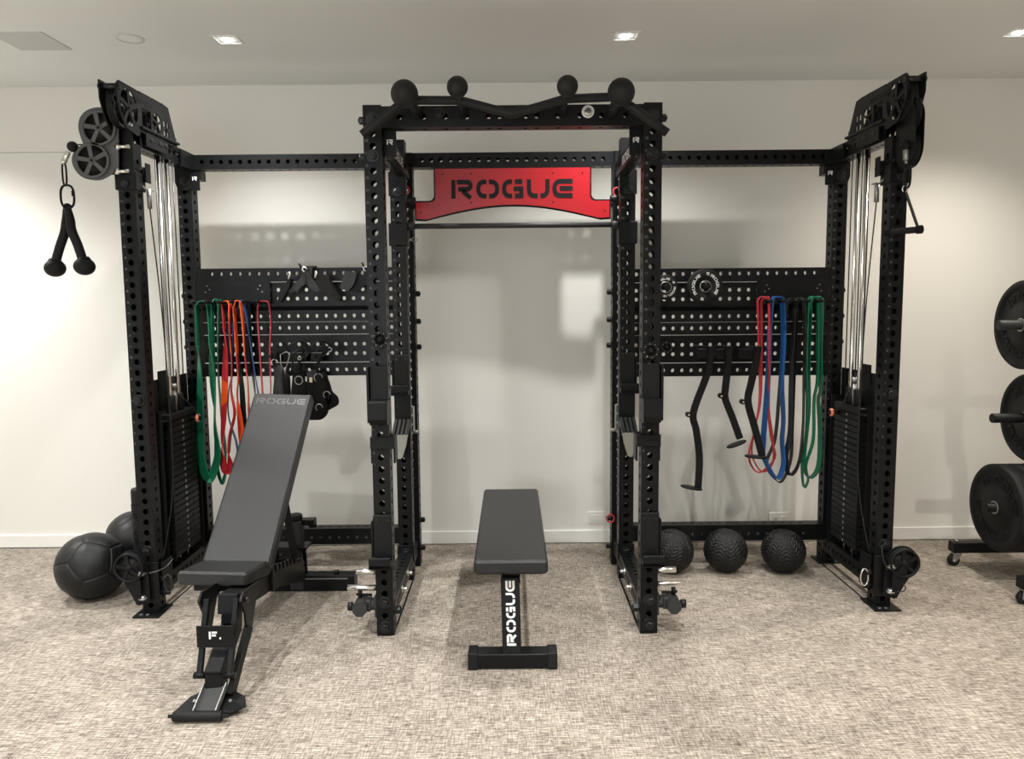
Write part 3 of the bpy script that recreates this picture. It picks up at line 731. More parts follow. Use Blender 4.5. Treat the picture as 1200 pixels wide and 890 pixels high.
def tower(sx):
    side = 'left' if sx < 0 else 'right'
    root = empty('cable_tower', (sx*1.753, .6, 0), 'black cable tower with weight stack and chrome rods at the %s end of the rack' % side, 'cable machine')
    xc = sx*1.753; yf, yr = .313, .943
    HT = 2.262
    b = MB(); upright(b, xc, yf, .008, 2.20, steps(.041, 2.14), num=True); b.build('upright', BP, root)
    b = MB(); upright(b, xc, yr, .008, HT, steps(.041, 2.23), seg=8, num=True); b.build('upright', BP, root)
    for y in (yf, yr):
        b = MB(); b.box((xc, y-.02+ (.0 if y == yf else .02), .004), (.125, .16 if y == yf else .12, .008), ch=.001)
        if y == yf:
            for q in (-.03, .0): b.cyl((xc+q, y-.075, .008), (xc+q, y-.075, .011), .008, seg=10, mi=1)
        b.build('base_plate', ['dark_powder_coat', 'grey_steel'], root)
    xi = xc-sx*.052
    # top and bottom beams, outer braces
    b = MB(); beam_y(b, yf+.038, yr-.038, xc, 2.196, 2.275, steps(yf+.09, yr-.07)); b.build('side_beam', BP, root)
    b = MB(); beam_y(b, yf+.038, yr-.038, xc, .078, .154, steps(yf+.09, yr-.07)); b.build('side_beam', BP, root)
    b = MB(); x = xi; b.box((x, yf+.17, 2.245), (.010, .22, .075), ch=.001); b.box((x-sx*.004, yf+.21, 2.283), (.02, .40, .012), ch=.002)
    for q in (.06, .15, .17, .22): b.cyl((x-sx*.0, yf+q+.05, 2.245), (x-sx*.009, yf+q+.05, 2.245), .011, seg=12, mi=1)
    b.box((xi, yr-.10, 2.225), (.012, .17, .085), ch=.001); b.build('beam_bracket', ['black_powder_coat', 'black_bolt'], root)
    # corner gussets of the rear post
    b = MB()
    b.prism([(-.045, 2.20), (.045, 2.20), (.045, 2.12), (.03, 2.08), (-.03, 2.08), (-.045, 2.12)], (xc, yr-.040, 0), X, Z, .006)
    gx = xc-sx*.062
    b.box((gx, yr-.045, 2.125), (.05, .006, .095), ch=.001); b.box((gx-sx*.002, yr, 2.16), (.05, .07, .05))
    fn = flat((gx, yr-.049, 2.14), X, Z, .02); word(b, 'r', fn, .001, 1, .26)
    b.build('corner_gusset', ['black_powder_coat', 'white_print'], root)
    b = MB(); bolt(b, (xc-sx*.004, yr-.047, 2.125), -Y, .016, .014); b.build('bolt', 'black_bolt', root)
    for z in (1.52, 1.38, 1.24, .33):
        b = MB(); bolt(b, (xc-sx*-.038, yr, z), X*sx, .015, .014); b.build('bolt', 'black_bolt', root)
    for z in (2.02, 1.03, .305):
        b = MB(); bolt(b, (xc, yf-.038, z), -Y, .019, .015); b.build('bolt', 'black_bolt', root)
    # front collar under the swivel pulley
    b = MB(); b.box((xc, yf, 2.035), (.096, .096, .085), ch=.003); b.build('collar', 'black_powder_coat', root)
    # pulley head plates
    pl = [(.14, 2.44), (.62, 2.446), (.655, 2.40), (.70, 2.29), (.72, 2.262), (.45, 2.262), (.36, 2.262), (.30, 2.235), (.20, 2.25), (.155, 2.30), (.13, 2.36)]
    for (x, nm) in ((xi, 'pulley_plate'), (xc+sx*.024, 'pulley_plate')):
        b = MB(); hole = MB()
        # plate in strips round its window openings
        def quad(y0, y1, za0, za1, zb0, zb1):
            b.prism([(y0, za0), (y1, zb0), (y1, zb1), (y0, za1)], (x-.003, 0, 0), Y, Z, .006)
        top = lambda y: 2.44+.0125*(y-.14)
        def bot(y):
            k = [(.13, 2.36), (.155, 2.30), (.20, 2.25), (.30, 2.235), (.36, 2.262), (.72, 2.262)]
            for (a, c), (d, e) in zip(k, k[1:]):
                if a <= y <= d: return c+(e-c)*(y-a)/(d-a)
            return 2.262
        ys = [.13, .155, .20, .30, .345]
        def ringed(cy, cz, r, y0, y1):
            if x != xi:
                ks = [y0+(y1-y0)*i/6 for i in range(7)]
                for ka, kb in zip(ks, ks[1:]): quad(ka, kb, bot(ka), top(ka), bot(kb), top(kb))
                return
            n = 36; inner = []; outer = []
            for i in range(n):
                a = 2*PI*i/n; ca, sa = math.cos(a), math.sin(a)
                inner.append((cy+r*ca, cz+r*sa))
                L = 1e9
                if ca > 1e-6: L = min(L, (y1-cy)/ca)
                if ca < -1e-6: L = min(L, (y0-cy)/ca)
                if sa > 1e-6: L = min(L, (top(cy)-cz)/sa)
                if sa < -1e-6:
                    for k in range(60):
                        l = r*(1+k*.02); 
                        if cz+l*sa <= bot(min(max(cy+l*ca, y0), y1)): break
                    L = min(L, l)
                L = max(L, r*1.05)
                outer.append((cy+L*ca, cz+L*sa))
            for i in range(n):
                j = (i+1) % n; b.prism([inner[i], outer[i], outer[j], inner[j]], (x-.003, 0, 0), Y, Z, .006)
            for i in range(5):
                t = 2*PI*i/5+PI/2; d = Y*math.cos(t)+Z*math.sin(t); nn = X.cross(d)
                b.prism([(0, -r*.09), (r*1.02, -r*.13), (r*1.02, r*.13), (0, r*.09)], Vector((x-.003, cy, cz)), d, nn, .006)
            b.cyl((x-.004, cy, cz), (x+.004, cy, cz), r*.25, seg=16); b.cyl((x-.009, cy, cz), (x+.009, cy, cz), r*.10, seg=10)
        ringed(.228, 2.345, .080, .130, .325)
        quad(.325, .345, 2.262, top(.33), 2.262, top(.345))
        quad(.345, .435, 2.262, 2.285, 2.262, 2.285); quad(.345, .435, 2.375, top(.345), 2.375, top(.435))
        quad(.435, .45, 2.262, top(.435), 2.262, top(.45))
        ringed(.500, 2.335, .048, .45, .552)
        quad(.552, .566, 2.262, top(.552), 2.262, top(.566))
        quad(.566, .625, 2.262, 2.295, 2.262, 2.295); quad(.566, .625, 2.365, top(.566), 2.365, 2.440); 
        quad(.590, .606, 2.29, 2.375, 2.29, 2.375); quad(.566, .625, 2.318, 2.338, 2.318, 2.338)
        b.prism([(.625, 2.262), (.715, 2.262), (.70, 2.30), (.635, 2.425), (.625, 2.440)], (x-.003, 0, 0), Y, Z, .006)
        if x == xi:
            fn = flat((x-sx*.0035, .385, 2.400), Y if sx < 0 else -Y, Z, .022); word(b, 'ROGUE', fn, .001, 1)
        b.build(nm, ['black_powder_coat', 'black_plastic'], root)
    for (ysp, zsp, rsp) in ((.15, 2.415, .014), (.69, 2.30, .010)):
        b = MB(); b.cyl((xi-sx*.006, ysp, zsp), (xc+sx*.034, ysp, zsp), rsp, seg=14); b.build('spacer', 'black_bolt', root)
    for (y, z, r) in ((.225, 2.345, .092), (.50, 2.335, .058)):
        b = MB(); pulley(b, (xc-sx*.014, y, z), X, r, .028, 0, 1); b.build('pulley_wheel', ['dark_powder_coat', 'black_plastic'], root)
    # guide rods
    for y in (.565, .660):
        b = MB(); b.cyl((xc-sx*.018, y, .12), (xc-sx*.018, y, 2.20), .0108, seg=20); b.build('guide_rod', 'bright_steel', root)
    # weight stack
    n = 22; z0 = .205; dz = .0315; ya, yb2 = .468, .775; yc = (ya+yb2)/2
    for i in range(n):
        b = MB(); zc = z0+dz*i
        b.box((xc, yc, zc+dz/2-.001), (.098, yb2-ya, dz-.0035), ch=.003)
        b.cyl((xc-sx*.049, yc, zc+dz/2), (xc-sx*.0505, yc, zc+dz/2), .0075, seg=12, mi=1)
        b.box((xc-sx*.0492, yc+.07, zc+dz/2), (.001, .003, dz*.5), mi=2)
        b.build('weight_plate', ['black_plastic', 'grey_steel', 'black_gap'], root)
    zt = z0+dz*n
    b = MB(); b.box((xc, yc, zt+.018), (.105, yb2-ya, .034), ch=.004)
    for y in (.565, .660): b.cyl((xc-sx*.018, y, zt+.03), (xc-sx*.018, y, zt+.12), .024, seg=20, ch=.003)
    b.build('top_weight', 'black_plastic', root)
    b = MB(); b.cyl((xc-sx*.018, .612, zt+.03), (xc-sx*.018, .612, zt+.15), .013, seg=14); b.cyl((xc-sx*.018, .612, zt+.15), (xc-sx*.018, .612, zt+.175), .018, seg=14); b.build('cable_stem', 'grey_steel', root)
    b = MB(); zz = zt-.018; yk = .612+.10
    b.cyl((xc-sx*.050, yk, zz), (xc-sx*.105, yk, zz), .011, seg=14); b.lathe((xc-sx*.085, yk, zz), -X*sx, [(0, .001), (0, .021), (.01, .021), (.012, .016)], 20, 1); b.cyl((xc-sx*.097, yk, zz), (xc-sx*.1, yk, zz), .007, seg=10)
    b.build('selector_pin', ['black_plastic', 'salmon_plastic'], root)['label'] = 'black selector pin with a salmon disc'
    b = MB(); p0 = V3(xc-sx*.03, .64, zt+.11); p1 = V3(xc-sx*.105, yk, zz)
    b.tube([Vector(q) for q in crom([p0, p0.lerp(p1, .5)+V3(0, -.01, .02 if sx < 0 else -.03), p1], 8)], .0028, 8); b.build('tether', 'cable_black', root)
    # shrouds
    b = MB(); b.box((xc+sx*.043, .63, .60), (.004, .56, 1.0), ch=.0)
    b.build('shroud', 'black_plastic', root)
    for (pp_, ps_) in (((xc+sx*.038, .615, 1.09), (.004, .11, .10)), ((xc, .400, .55), (.09, .003, .82)), ((xc, .83, .55), (.09, .003, .82))):
        b = MB(); b.box(pp_, ps_); b.build('inner_panel', 'black_plastic', root)
    b = MB(); b.box((xc-sx*.0, .43, .905), (.104, .06, .006), ch=.001); b.box((xc-sx*.045, .47, .55), (.012, .006, .72)); b.build('stop_bracket', 'black_powder_coat', root)
    # cables inside the tower
    for (x, y, t, nm) in ((xc-sx*.018, .612, zt+.17, 'cable'), (xc-sx*.030, .51, .25, 'cable'), (xc-sx*.030, .70, zt+.08, 'cable')):
        b = MB(); b.cyl((x, y, t), (x, y, 2.30), .0033, seg=8); b.build(nm, 'cable_black', root)
    ca = V3(xc-sx*.055, yf+.06, 1.98)
    b = MB(); b.tube([ca+V3(0, -.06, .035), ca+V3(0, -.02, .022), ca+V3(0, .05, .03)], .004, 8); b.tube([ca+V3(0, 0, .03), ca+V3(0, 0, -.06)], [.011, .011], 12)
    b.build('cable_end', 'grey_steel', root)
    b = MB(); b.tube([Vector(q) for q in crom([ca+V3(0, 0, -.06), ca+V3(-sx*.01, .05, -.6), ca+V3(-sx*.012, .07, -1.2), ca+V3(0, .05, -1.5), ca+V3(sx*.02, -.03, -1.75)], 8)], .0032, 8); b.build('cable', 'cable_black', root)
    b = MB(); pulley(b, (xc-sx*.045, yf+.055, 2.075), X, .035, .02); b.box((xc-sx*.06, yf+.05, 2.08), (.003, .05, .09), ch=.001)
    b.build('guide_pulley', ['dark_powder_coat', 'black_plastic'], root)
    # lower swivel pulley: housing turns away from the post
    sw = MB(); hb = V3(xc, yf-.045, .16)
    sw.box((xc-sx*.0, yf-.045, .155), (.10, .012, .20), ch=.002); sw.box((xc+sx*.055, yf-.02, .165), (.012, .08, .20), ch=.002)
    sw.box((xc-sx*.055, yf+.03, .16), (.008, .11, .17), ch=.001)
    sw.build('swivel_mount', 'black_powder_coat', root)
    wc = P(154 if sx < 0 else 1057, 664 if sx < 0 else 658.5, y=.235); r = .070
    h1 = MB(); q = (wc-V3(xc, .235, 0)); 
    # teardrop side plates hugging the wheel
    dirv = V3(xc+sx*.012, .235, .062)-wc; dirv.y = 0; L = dirv.length; a0 = math.atan2(dirv.z, dirv.x)
    outl = [(wc.x+(r*1.08)*math.cos(a0+t), wc.z+(r*1.08)*math.sin(a0+t)) for t in [math.radians(k) for k in range(75, 286, 15)]]
    tip = [(wc.x+dirv.x-math.sin(a0)*-.03, wc.z+dirv.z+math.cos(a0)*-.03), (wc.x+dirv.x+math.sin(a0)*-.03, wc.z+dirv.z-math.cos(a0)*-.03)]
    h1.prism(outl+tip, (0, .225+.012, 0), X, Z, -.004 if False else -.004)
    xin = xc+sx*.03
    hp = h1.build('pulley_housing', 'dark_powder_coat', root)
    b = MB(); pulley(b, wc+V3(0, -.018, 0), -Y, r, .030); b.build('pulley_wheel', ['dark_powder_coat', 'black_plastic'], root)
    b = MB()
    pls = [(wc.x+sx*.02, wc.z-r*1.02), (xc+sx*.075, wc.z-.02), (xc+sx*.012, .19), (xc+sx*.012, .085), (xc+sx*.035, .065)]
    if sx < 0: pls = pls[::-1]
    b.prism(pls[::-1], (0, .215, 0), X, Z, .004)
    b.build('pulley_housing', 'dark_powder_coat', root)
    for z in (.205, .085):
        b = MB(); b.cyl((xc+sx*.012, .225, z), (xc+sx*.012, .225, z+.022), .014, seg=14); b.cyl((xc+sx*.012, .225, z+.005), (xc+sx*.012, .225, z+.012), .020, seg=14); b.build('pivot_bolt', 'grey_steel', root)
    b = MB(); c0 = V3(xc-sx*.075, yf-.02, .135)
    b.cyl(c0+V3(sx*.03, 0, .03), c0+V3(-sx*.005, 0, .03), .018, seg=14); b.build('locking_knob', 'black_plastic', root)
    b = MB(); b.cyl(c0+V3(sx*.03, 0, -.035), c0+V3(-sx*.012, 0, -.035), .014, seg=14); b.build('locking_knob', 'black_plastic', root)
    b = MB(); c1 = c0+V3(-sx*.012, -.012, .01) 
    b.tube([c1+V3(.018*math.cos(a), 0, .042*math.sin(a)) for a in [2*PI*i/24 for i in range(24)]], .0042, 8, closed=True); b.build('carabiner', 'bright_steel' if sx > 0 else 'gunmetal_coat', root)
    b = MB()
    if sx > 0:
        b.tube([Vector(q) for q in crom([P(1047, 694, y=.22), P(1059, 693, y=.2), P(1061, 688, y=.2), P(1056, 683, y=.22)], 6)], .003, 6)
        b.tube([Vector(q) for q in crom([P(1033, 640, y=.2), P(1035, 655, y=.19), P(1040, 668, y=.2)], 6)], .0035, 6)
    else:
        b.tube([Vector(q) for q in crom([P(175, 672, y=.19), P(184, 670, y=.19), P(196, 664, y=.22), P(203, 655, y=.25)], 6)], .004, 6)
    b.build('cable', 'cable_black', root)
    b = MB(); b.box((xc-sx*.045, .64, .0015), (.007, .58, .003)); b.build('floor_strap', 'dark_powder_coat', root)
    return root
TL = tower(-1); TR = tower(1)

# upper swivel pulley of the left tower, turned flat to the room
root = TL
w1, w2 = P(118, 151, y=.24), P(110.5, 189, y=.24)
b = MB()
out = [P(u, v, y=.252) for u, v in [(101, 172), (97, 160), (95, 150), (97, 139), (104, 131), (114, 127.5), (124, 128), (133, 133), (139, 141), (141, 150), (141, 200), (130, 208), (122, 211), (112, 212), (100, 209), (91, 201), (87, 190), (89, 180), (94, 173)]]
out = [P(*q_, y=.252) for q_ in crom([(101, 172), (97, 161), (94.5, 150), (96.5, 139), (103, 131.5), (113, 127.5), (123, 127.5), (133, 132)], 4)+[(139, 141), (141.5, 150), (141.5, 198)]+crom([(131, 207), (122, 211.5), (112, 212), (100, 209), (91.5, 201), (87, 190), (89, 180), (95, 173)], 4)]
b.prism([(p.x, p.z) for p in out][::-1], (0, .2365, 0), X, Z, .004)
b.build('pulley_housing', 'housing_grey', root)['label'] = 'grey side plate'
for w in (w1, w2):
    b = MB(); pulley(b, w+V3(0, -.012, 0), -Y, .0775, .022); b.build('pulley_wheel', ['housing_grey', 'black_plastic'], root)
for v in (172, 201): 
    b = MB(); p = P(138, v, y=.24); b.cyl(p-V3(.012, 0, 0), p+V3(.05, 0, 0), .009, seg=12); b.cyl(p+V3(.0, 0, -.014), p+V3(0, 0, .014), .010, seg=12); b.build('pivot_bolt', 'bright_steel', root)
b = MB(); b.box((-1.80, .262, 2.16), (.03, .02, .20), ch=.002); b.box((-1.753, .27, 2.16), (.085, .012, .22), ch=.002); b.build('swivel_mount', 'black_powder_coat', root)
# upper swivel pulley of the right tower, turned edge-on
root = TR
b = MB()
for dx in (-.018, .018):
    pl = []
    for (cy, cz, a0, a1) in ((.188, 2.25, 0, 180), (.188, 2.13, 180, 360)):
        for k in range(0, 13): a = math.radians(a0+(a1-a0)*k/12); pl.append((cy+.085*math.cos(a), cz+.085*math.sin(a)))
    b.prism(pl, (1.747+dx-.002, 0, 0), Y, Z, .004)
b.build('pulley_housing', 'dark_powder_coat', root)
for z in (2.275, 2.125):
    b = MB(); pulley(b, (1.747, .185, z), X, .078, .024); b.build('pulley_wheel', ['dark_powder_coat', 'black_plastic'], root)
b = MB(); b.box((1.765, .262, 2.16), (.05, .02, .22), ch=.002)
for z in (2.21, 2.05): b.cyl((1.765, .245, z), (1.765, .245, z+.028), .013, seg=14)
b.build('swivel_mount', 'black_powder_coat', root)
b = MB(); b.cyl((1.765, .245, 2.19), (1.765, .245, 2.225), .011, seg=14); b.build('pivot_bolt', 'grey_steel', root)

# ------------------------------------------------------------------ things on the tower cables
def oval_link(mb, c, w, h, r, U=X, n=28, wire=True):
    pts = []
    for i in range(n):
        a = 2*PI*i/n; e = .75
        pts.append(Vector(c)+Vector(U)*(w*math.copysign(abs(math.cos(a))**e, math.cos(a)))+Z*(h*math.copysign(abs(math.sin(a))**e, math.sin(a))))
    mb.tube(pts, r, 8, closed=True)
yk = .225
r0 = P(85, 172, y=yk)
root = empty('cable_stopper', r0, 'black ball stopper with a silver cable end beside the grey pulleys of the left tower', 'cable end')
b = MB(); b.sphere(r0, .0235, 20); b.build('ball', 'black_rubber', root)
b = MB(); b.tube([r0, P(93, 169.5, y=yk), P(104, 170, y=yk+.01)], .0035, 8); b.build('cable', 'cable_black', root)
b = MB(); b.cyl(P(80, 178, y=yk), P(75.5, 189, y=yk), .0115, seg=16, ch=.002); b.cyl(P(76, 188, y=yk), P(73, 192, y=yk), .014, .009, seg=12); b.build('cable_end', 'bright_steel', root)
root = empty('carabiner', P(75, 205, y=yk), 'narrow black snap hook just below the silver cable end on the left tower', 'carabiner')
b = MB(); oval_link(b, P(75.5, 204, y=yk), .008, .050, .0042, (X*.7+Y*.7).normalized()); b.build('hook', 'black_powder_coat', root)
root = empty('carabiner', P(79, 230, y=yk), 'wide open black carabiner holding the black triceps rope', 'carabiner')
b = MB(); oval_link(b, P(79, 230.5, y=yk), .030, .050, .0052)
b.cyl(P(85.5, 224, y=yk), P(86, 230, y=yk), .0075, seg=10); b.build('hook', 'black_powder_coat', root)
# triceps rope
root = empty('triceps_rope', P(80, 250, y=yk), 'short black triceps rope with two rubber ball ends hanging from the left tower', 'cable rope')
for (pts, e) in (([(78, 244), (77.5, 258), (76, 272), (70, 290), (65, 308)], (64.5, 314.5)), ([(79, 244), (82, 256), (84, 270), (91, 287), (97, 305)], (99, 312.5))):
    b = MB(); yy = yk + (0.012 if e[0] < 70 else -.014)
    b.tube([P(u, v, y=yy) for u, v in crom(pts, 6)], [.014+.006*min(1, i/8) for i in range(25)], 14)
    p = P(*e, y=yy); b.sphere(p, .043, 24, sc=(1.06, 1.06, .92)); b.lathe(p+V3(0, 0, .024), Z, [(0, .034), (.02, .021)], 20, caps=False)
    b.build('rope_end', 'black_rubber', root)
b = MB(); b.cyl(P(79, 243, y=yk-.014), P(79, 243, y=yk+.014), .018, seg=16); b.tube([P(79, 247, y=yk), P(79.5, 264, y=yk)], [.020, .021], 14); b.build('sleeve', 'webbing', root)
# right: stopper, carabiner, stirrup handle
yk2 = .16
root = empty('cable_stopper', P(1062, 182, y=yk2), 'silver cable end hanging under the edge-on pulleys of the right tower', 'cable end')
b = MB(); b.sphere(P(1062, 171, y=yk2), .022, 18); b.build('ball', 'black_rubber', root)
b = MB(); b.cyl(P(1062, 175, y=yk2), P(1062, 188, y=yk2), .0135, seg=16, ch=.002); b.cyl(P(1062, 187, y=yk2), P(1062, 192, y=yk2), .007, seg=12); b.build('cable_end', 'grey_steel', root)
root = empty('carabiner', P(1064, 205, y=yk2), 'long black carabiner holding the stirrup handle on the right tower', 'carabiner')
b = MB(); oval_link(b, P(1063.5, 205, y=yk2), .013, .055, .0052); b.build('hook', 'black_powder_coat', root)
root = empty('stirrup_handle', P(1060, 270, y=yk2), 'black triangular stirrup handle with webbing strap hanging from the right tower', 'cable handle')
top = P(1061, 224, y=yk2); g0 = P(1040, 272.5, y=yk2+.075); g1 = P(1079, 269, y=yk2-.06)
b = MB(); oval_link(b, P(1060.5, 221.5, y=yk2), .011, .013, .003); b.build('d_ring', 'bright_steel', root)
dg = (g1-g0).normalized()
b = MB(); b.cyl(g0, g1, .0145, seg=20, ch=.002); b.build('grip', 'black_rubber', root)
b = MB()
for g in (g0+dg*.01, g1-dg*.01):
    b.ribbon([top, g], [Vector((0, 0, 1)).cross(g-top).cross(g-top)*0+Vector(dg).cross(g-top)]*2, .020, .003)
for g in (g0+dg*.006, g1-dg*.006): b.cyl(g-dg*.010, g+dg*.010, .0185, seg=16)
fn0 = top.lerp(g1, .72)
b.build('strap', 'webbing', root)
mat('embossed_vinyl', (.09, .09, .088), .35)  # paler than the upholstery: sheen on the raised letters put into the colour
# ------------------------------------------------------------------ resistance bands
def band(left, bottom, right, y, w, t, mname, label, group=None, face=None, top=None):
    """closed loop of flat rubber hung on a peg; face = {part 0..1 down the loop: turn toward the room in degrees}"""
    lx, rx = left[0][0], right[-1][0]; ty = top if top else min(left[0][1], right[-1][1])-5
    arch = [((lx*.85+rx*.15), ty+1.2), ((lx+rx)/2, ty), ((lx*.15+rx*.85), ty+1.2)]
    ctl = left + [bottom] + right + arch[::-1] + [left[0]]
    pts2 = crom(ctl, 7)[:-1]; n = len(pts2)
    kb = len(left)*7/n
    face = face or {}
    keys = sorted(face.items()); pts, wd = [], []
    for i, (u, v) in enumerate(pts2):
        s = i/n
        yy = y + .012*math.sin(2*PI*s*2+lx)
        pts.append(P(u, v, y=yy))
        a = 8+7*math.sin(s*17+lx)
        for (s0, s1, deg) in face.get('spans', []) if isinstance(face, dict) else []:
            if s0 < s < s1: a += (deg-a)*math.sin(PI*(s-s0)/(s1-s0))**.6
        wd.append(V3(math.sin(math.radians(a)), -math.cos(math.radians(a)), .0))
    b = MB(); b.ribbon(pts, wd, w, t, closed=True)
    for i in range(len(b.sm)): b.sm[i] = False
    o = b.build('resistance_band', mname)
    tag(o, label, 'resistance band', group); return o
GL, GR = 'bands on the left band rack', 'bands on the right band rack'
S = lambda *a: {'spans': list(a)}
def fx(f): return f
band([(231, 358), (232, 400), (234, 440), (234.5, 500), (236, 540)], (245, 562), [(255, 535), (252, 500), (250, 460), (247, 420), (246, 380), (244.5, 358)], .80, .060, .0055, 'green_rubber',
     'wide dark green resistance band, leftmost on the left rack', GL, S((.08, .50, 62), (.50, .62, 45)))
band([(249, 357), (249.5, 400), (251.5, 450), (252, 520), (254, 545)], (260, 566), [(265, 545), (261, 500), (256, 440), (255.5, 400), (256.5, 357)], .845, .045, .005, 'green_rubber',
     'second green resistance band from the left, narrower and hanging slightly behind', GL, S((.2, .46, 40)))
band([(260.5, 358), (262.5, 375), (264, 410), (263.5, 445), (262, 490), (260, 525), (261, 540)], (265, 553), [(270, 546), (268, 530), (270, 508), (275, 484), (271, 459), (272, 430), (269.5, 394), (269, 371), (269.5, 358)], .80, .046, .005, 'orange_and_red_rubber',
     'twisted red resistance band with orange patches, third from the left', GL, S((.07, .25, 60), (.25, .45, 75)))
band([(274.5, 360), (277, 400), (279.5, 440), (278, 462), (281, 490), (284, 520)], (288, 545), [(293, 520), (291.5, 481), (290.5, 449), (287, 414), (285, 381), (282.5, 358)], .80, .045, .0055, 'orange_and_red_rubber',
     'red resistance band with one orange twist just left of the tilted bench pad', GL, S((.20, .42, 60)))
band([(269, 362), (276, 400), (283, 450), (286, 500)], (291, 540), [(297, 500), (299, 465), (295, 425), (291, 360)], .86, .045, .005, 'band_black',
     'wide black resistance band hanging behind the red and orange ones', GL, S((.1, .45, 60), (.5, .8, 40)))
band([(281, 358), (274, 380), (273, 431), (268, 460), (268, 488), (276, 515)], (283, 540), [(300, 520), (303, 470), (300.5, 449), (296, 420), (293, 396), (289, 371), (286, 358)], .835, .030, .0045, 'blue_rubber',
     'blue resistance band among the red ones on the left rack', GL)
band([(302, 362), (302, 377), (304, 402), (307, 449), (308, 462)], (312, 478), [(317, 462), (317, 440), (316.5, 409), (317.5, 380), (316, 362)], .79, .014, .0065, 'red_rubber',
     'thin plain red resistance band, rightmost on the left rack', GL, top=353)
band([(888, 353), (889, 400), (890, 465), (884, 505), (877.5, 536)], (889, 554), [(908, 537), (903, 511), (900, 480), (901, 440), (901.5, 400), (901, 353)], .79, .014, .0055, 'red_rubber',
     'thin red resistance band, outermost left loop on the right rack', GR, top=348)
band([(892.5, 354), (892.5, 420), (891, 470), (885, 500), (881, 532)], (893, 553), [(906, 541), (905, 511), (901, 480), (902, 440), (902, 400), (900.5, 354)], .815, .014, .0055, 'red_rubber',
     'thin red resistance band nested just inside the other red loop on the right rack', GR, top=350)
band([(904.5, 356), (901.5, 395), (901, 420), (899, 457), (894.5, 516), (895, 536)], (910, 561), [(918, 545), (916.5, 516), (918, 491), (916, 446), (918, 400), (917, 356)], .79, .034, .007, 'blue_rubber',
     'blue resistance band, the only blue one on the right rack', GR, S((.05, .45, 28), (.55, .9, 25)), top=348)
band([(922, 358), (916, 420), (912.5, 470), (908, 515), (898, 545)], (912, 565), [(921, 556), (927, 535), (928, 500), (930, 440), (933, 358)], .85, .026, .0055, 'band_black',
     'black resistance band whose lower loop passes behind the blue band', GR, S((.55, .9, 35)), top=350)
band([(932, 356), (929, 400), (927, 450), (926, 505), (921, 536)], (925, 557), [(936, 543), (941, 500), (942, 450), (943, 400), (942, 356)], .80, .026, .0055, 'band_black',
     'black resistance band with small grey print, between the blue and the green bands', GR, S((.05, .4, 45)), top=350)
band([(947, 356), (945, 430), (946, 470), (945, 507), (940, 545)], (942, 571), [(947, 562), (944.5, 545), (953, 515), (954, 470), (958, 440), (958, 356)], .80, .022, .0055, 'green_rubber',
     'green resistance band with the lowest loop on the right rack', GR, top=348)
band([(949.5, 357), (947, 430), (947.5, 480), (943, 530), (943, 552)], (950, 560), [(959.5, 545), (961, 502), (959, 469), (961.5, 455), (960, 410), (961.5, 357)], .83, .036, .0055, 'green_rubber',
     'broader green resistance band, rightmost on the right rack', GR, S((.6, .95, 55)), top=349)

# ------------------------------------------------------------------ cable grips hanging on the left panel
def pp(poly, y, depth, ox, oy, k):
    q = [P(ox+a/k, oy+c/k, y=y) for a, c in poly]; q = [(p.x, p.z) for p in q]
    ar = sum(a[0]*b_[1]-b_[0]*a[1] for a, b_ in zip(q, q[1:]+q[:1]))
    if ar < 0: q = q[::-1]
    return q
def flatpoly(mb, poly, y, depth, ox, oy, k, mi=0):
    """outlined plate of the given thickness standing at depth y"""
    mb.prism(pp(poly, y, depth, ox, oy, k), (0, y+depth, 0), X, Z, depth, mi)
yg = .80
root = empty('cable_grip', P(374, 335, y=yg), 'dark grey cable grip with spread wings hooked on the upper left storage beam', 'cable handle')
b = MB(); flatpoly(b, [(340, 165), (383, 180), (386, 320), (330, 360), (290, 410), (200, 435), (170, 418), (260, 320), (330, 250)], yg, .022, 320, 300, 10)
flatpoly(b, [(386, 180), (410, 190), (450, 260), (500, 320), (580, 415), (500, 418), (430, 380), (392, 330)], yg+.004, .022, 320, 300, 10); b.build('yoke', 'gunmetal_coat', root)
b = MB(); flatpoly(b, [(180, 245), (210, 270), (192, 360), (150, 440), (90, 545), (50, 552), (60, 490), (130, 370)], yg-.02, .05, 320, 300, 10); b.build('wing', 'black_rubber', root)
b = MB(); flatpoly(b, [(520, 215), (610, 220), (655, 270), (695, 350), (790, 500), (780, 530), (720, 532), (640, 480), (560, 400), (490, 290)], yg-.02, .05, 320, 300, 10); b.build('wing', 'black_rubber', root)
b = MB()
for (u, v) in ((339, 323), (370, 322)): b.tube([P(u, v-4, y=yg-.02), P(u+1.2, v-1.5, y=yg-.024), P(u, v+1, y=yg-.02), P(u-1, v+4, y=yg-.02)], .0045, 8)
q = P(356.8, 315.8, y=yg-.01); b.tube([q+V3(.011*math.cos(a), 0, .011*math.sin(a)) for a in [2*PI*i/16 for i in range(13)]], .0038, 8); b.build('ring', 'silver_coat', root)
b = MB(); flatpoly(b, [(360, 115), (490, 115), (482, 132), (458, 136), (456, 232), (425, 232), (425, 150), (370, 140)], yg+.03, .05, 320, 300, 10)
b.tube([P(352, 311, y=yg), P(350.2, 309.5, y=yg-.03)], .005, 8); b.tube([P(350.5, 310, y=yg-.03), P(354, 316, y=yg+.03)], .005, 8); b.build('hanger', 'gunmetal_coat', root)
root = empty('cable_grip', P(412, 332, y=yg), 'dark grey curved cable grip hanging right beside the left front post', 'cable handle')
b = MB(); flatpoly(b, [(840, 180), (900, 182), (978, 200), (972, 240), (955, 300), (930, 360), (880, 408), (800, 392), (785, 370), (795, 330), (810, 280)], yg-.02, .03, 320, 300, 10); b.build('grip_paddle', 'gunmetal_coat', root)
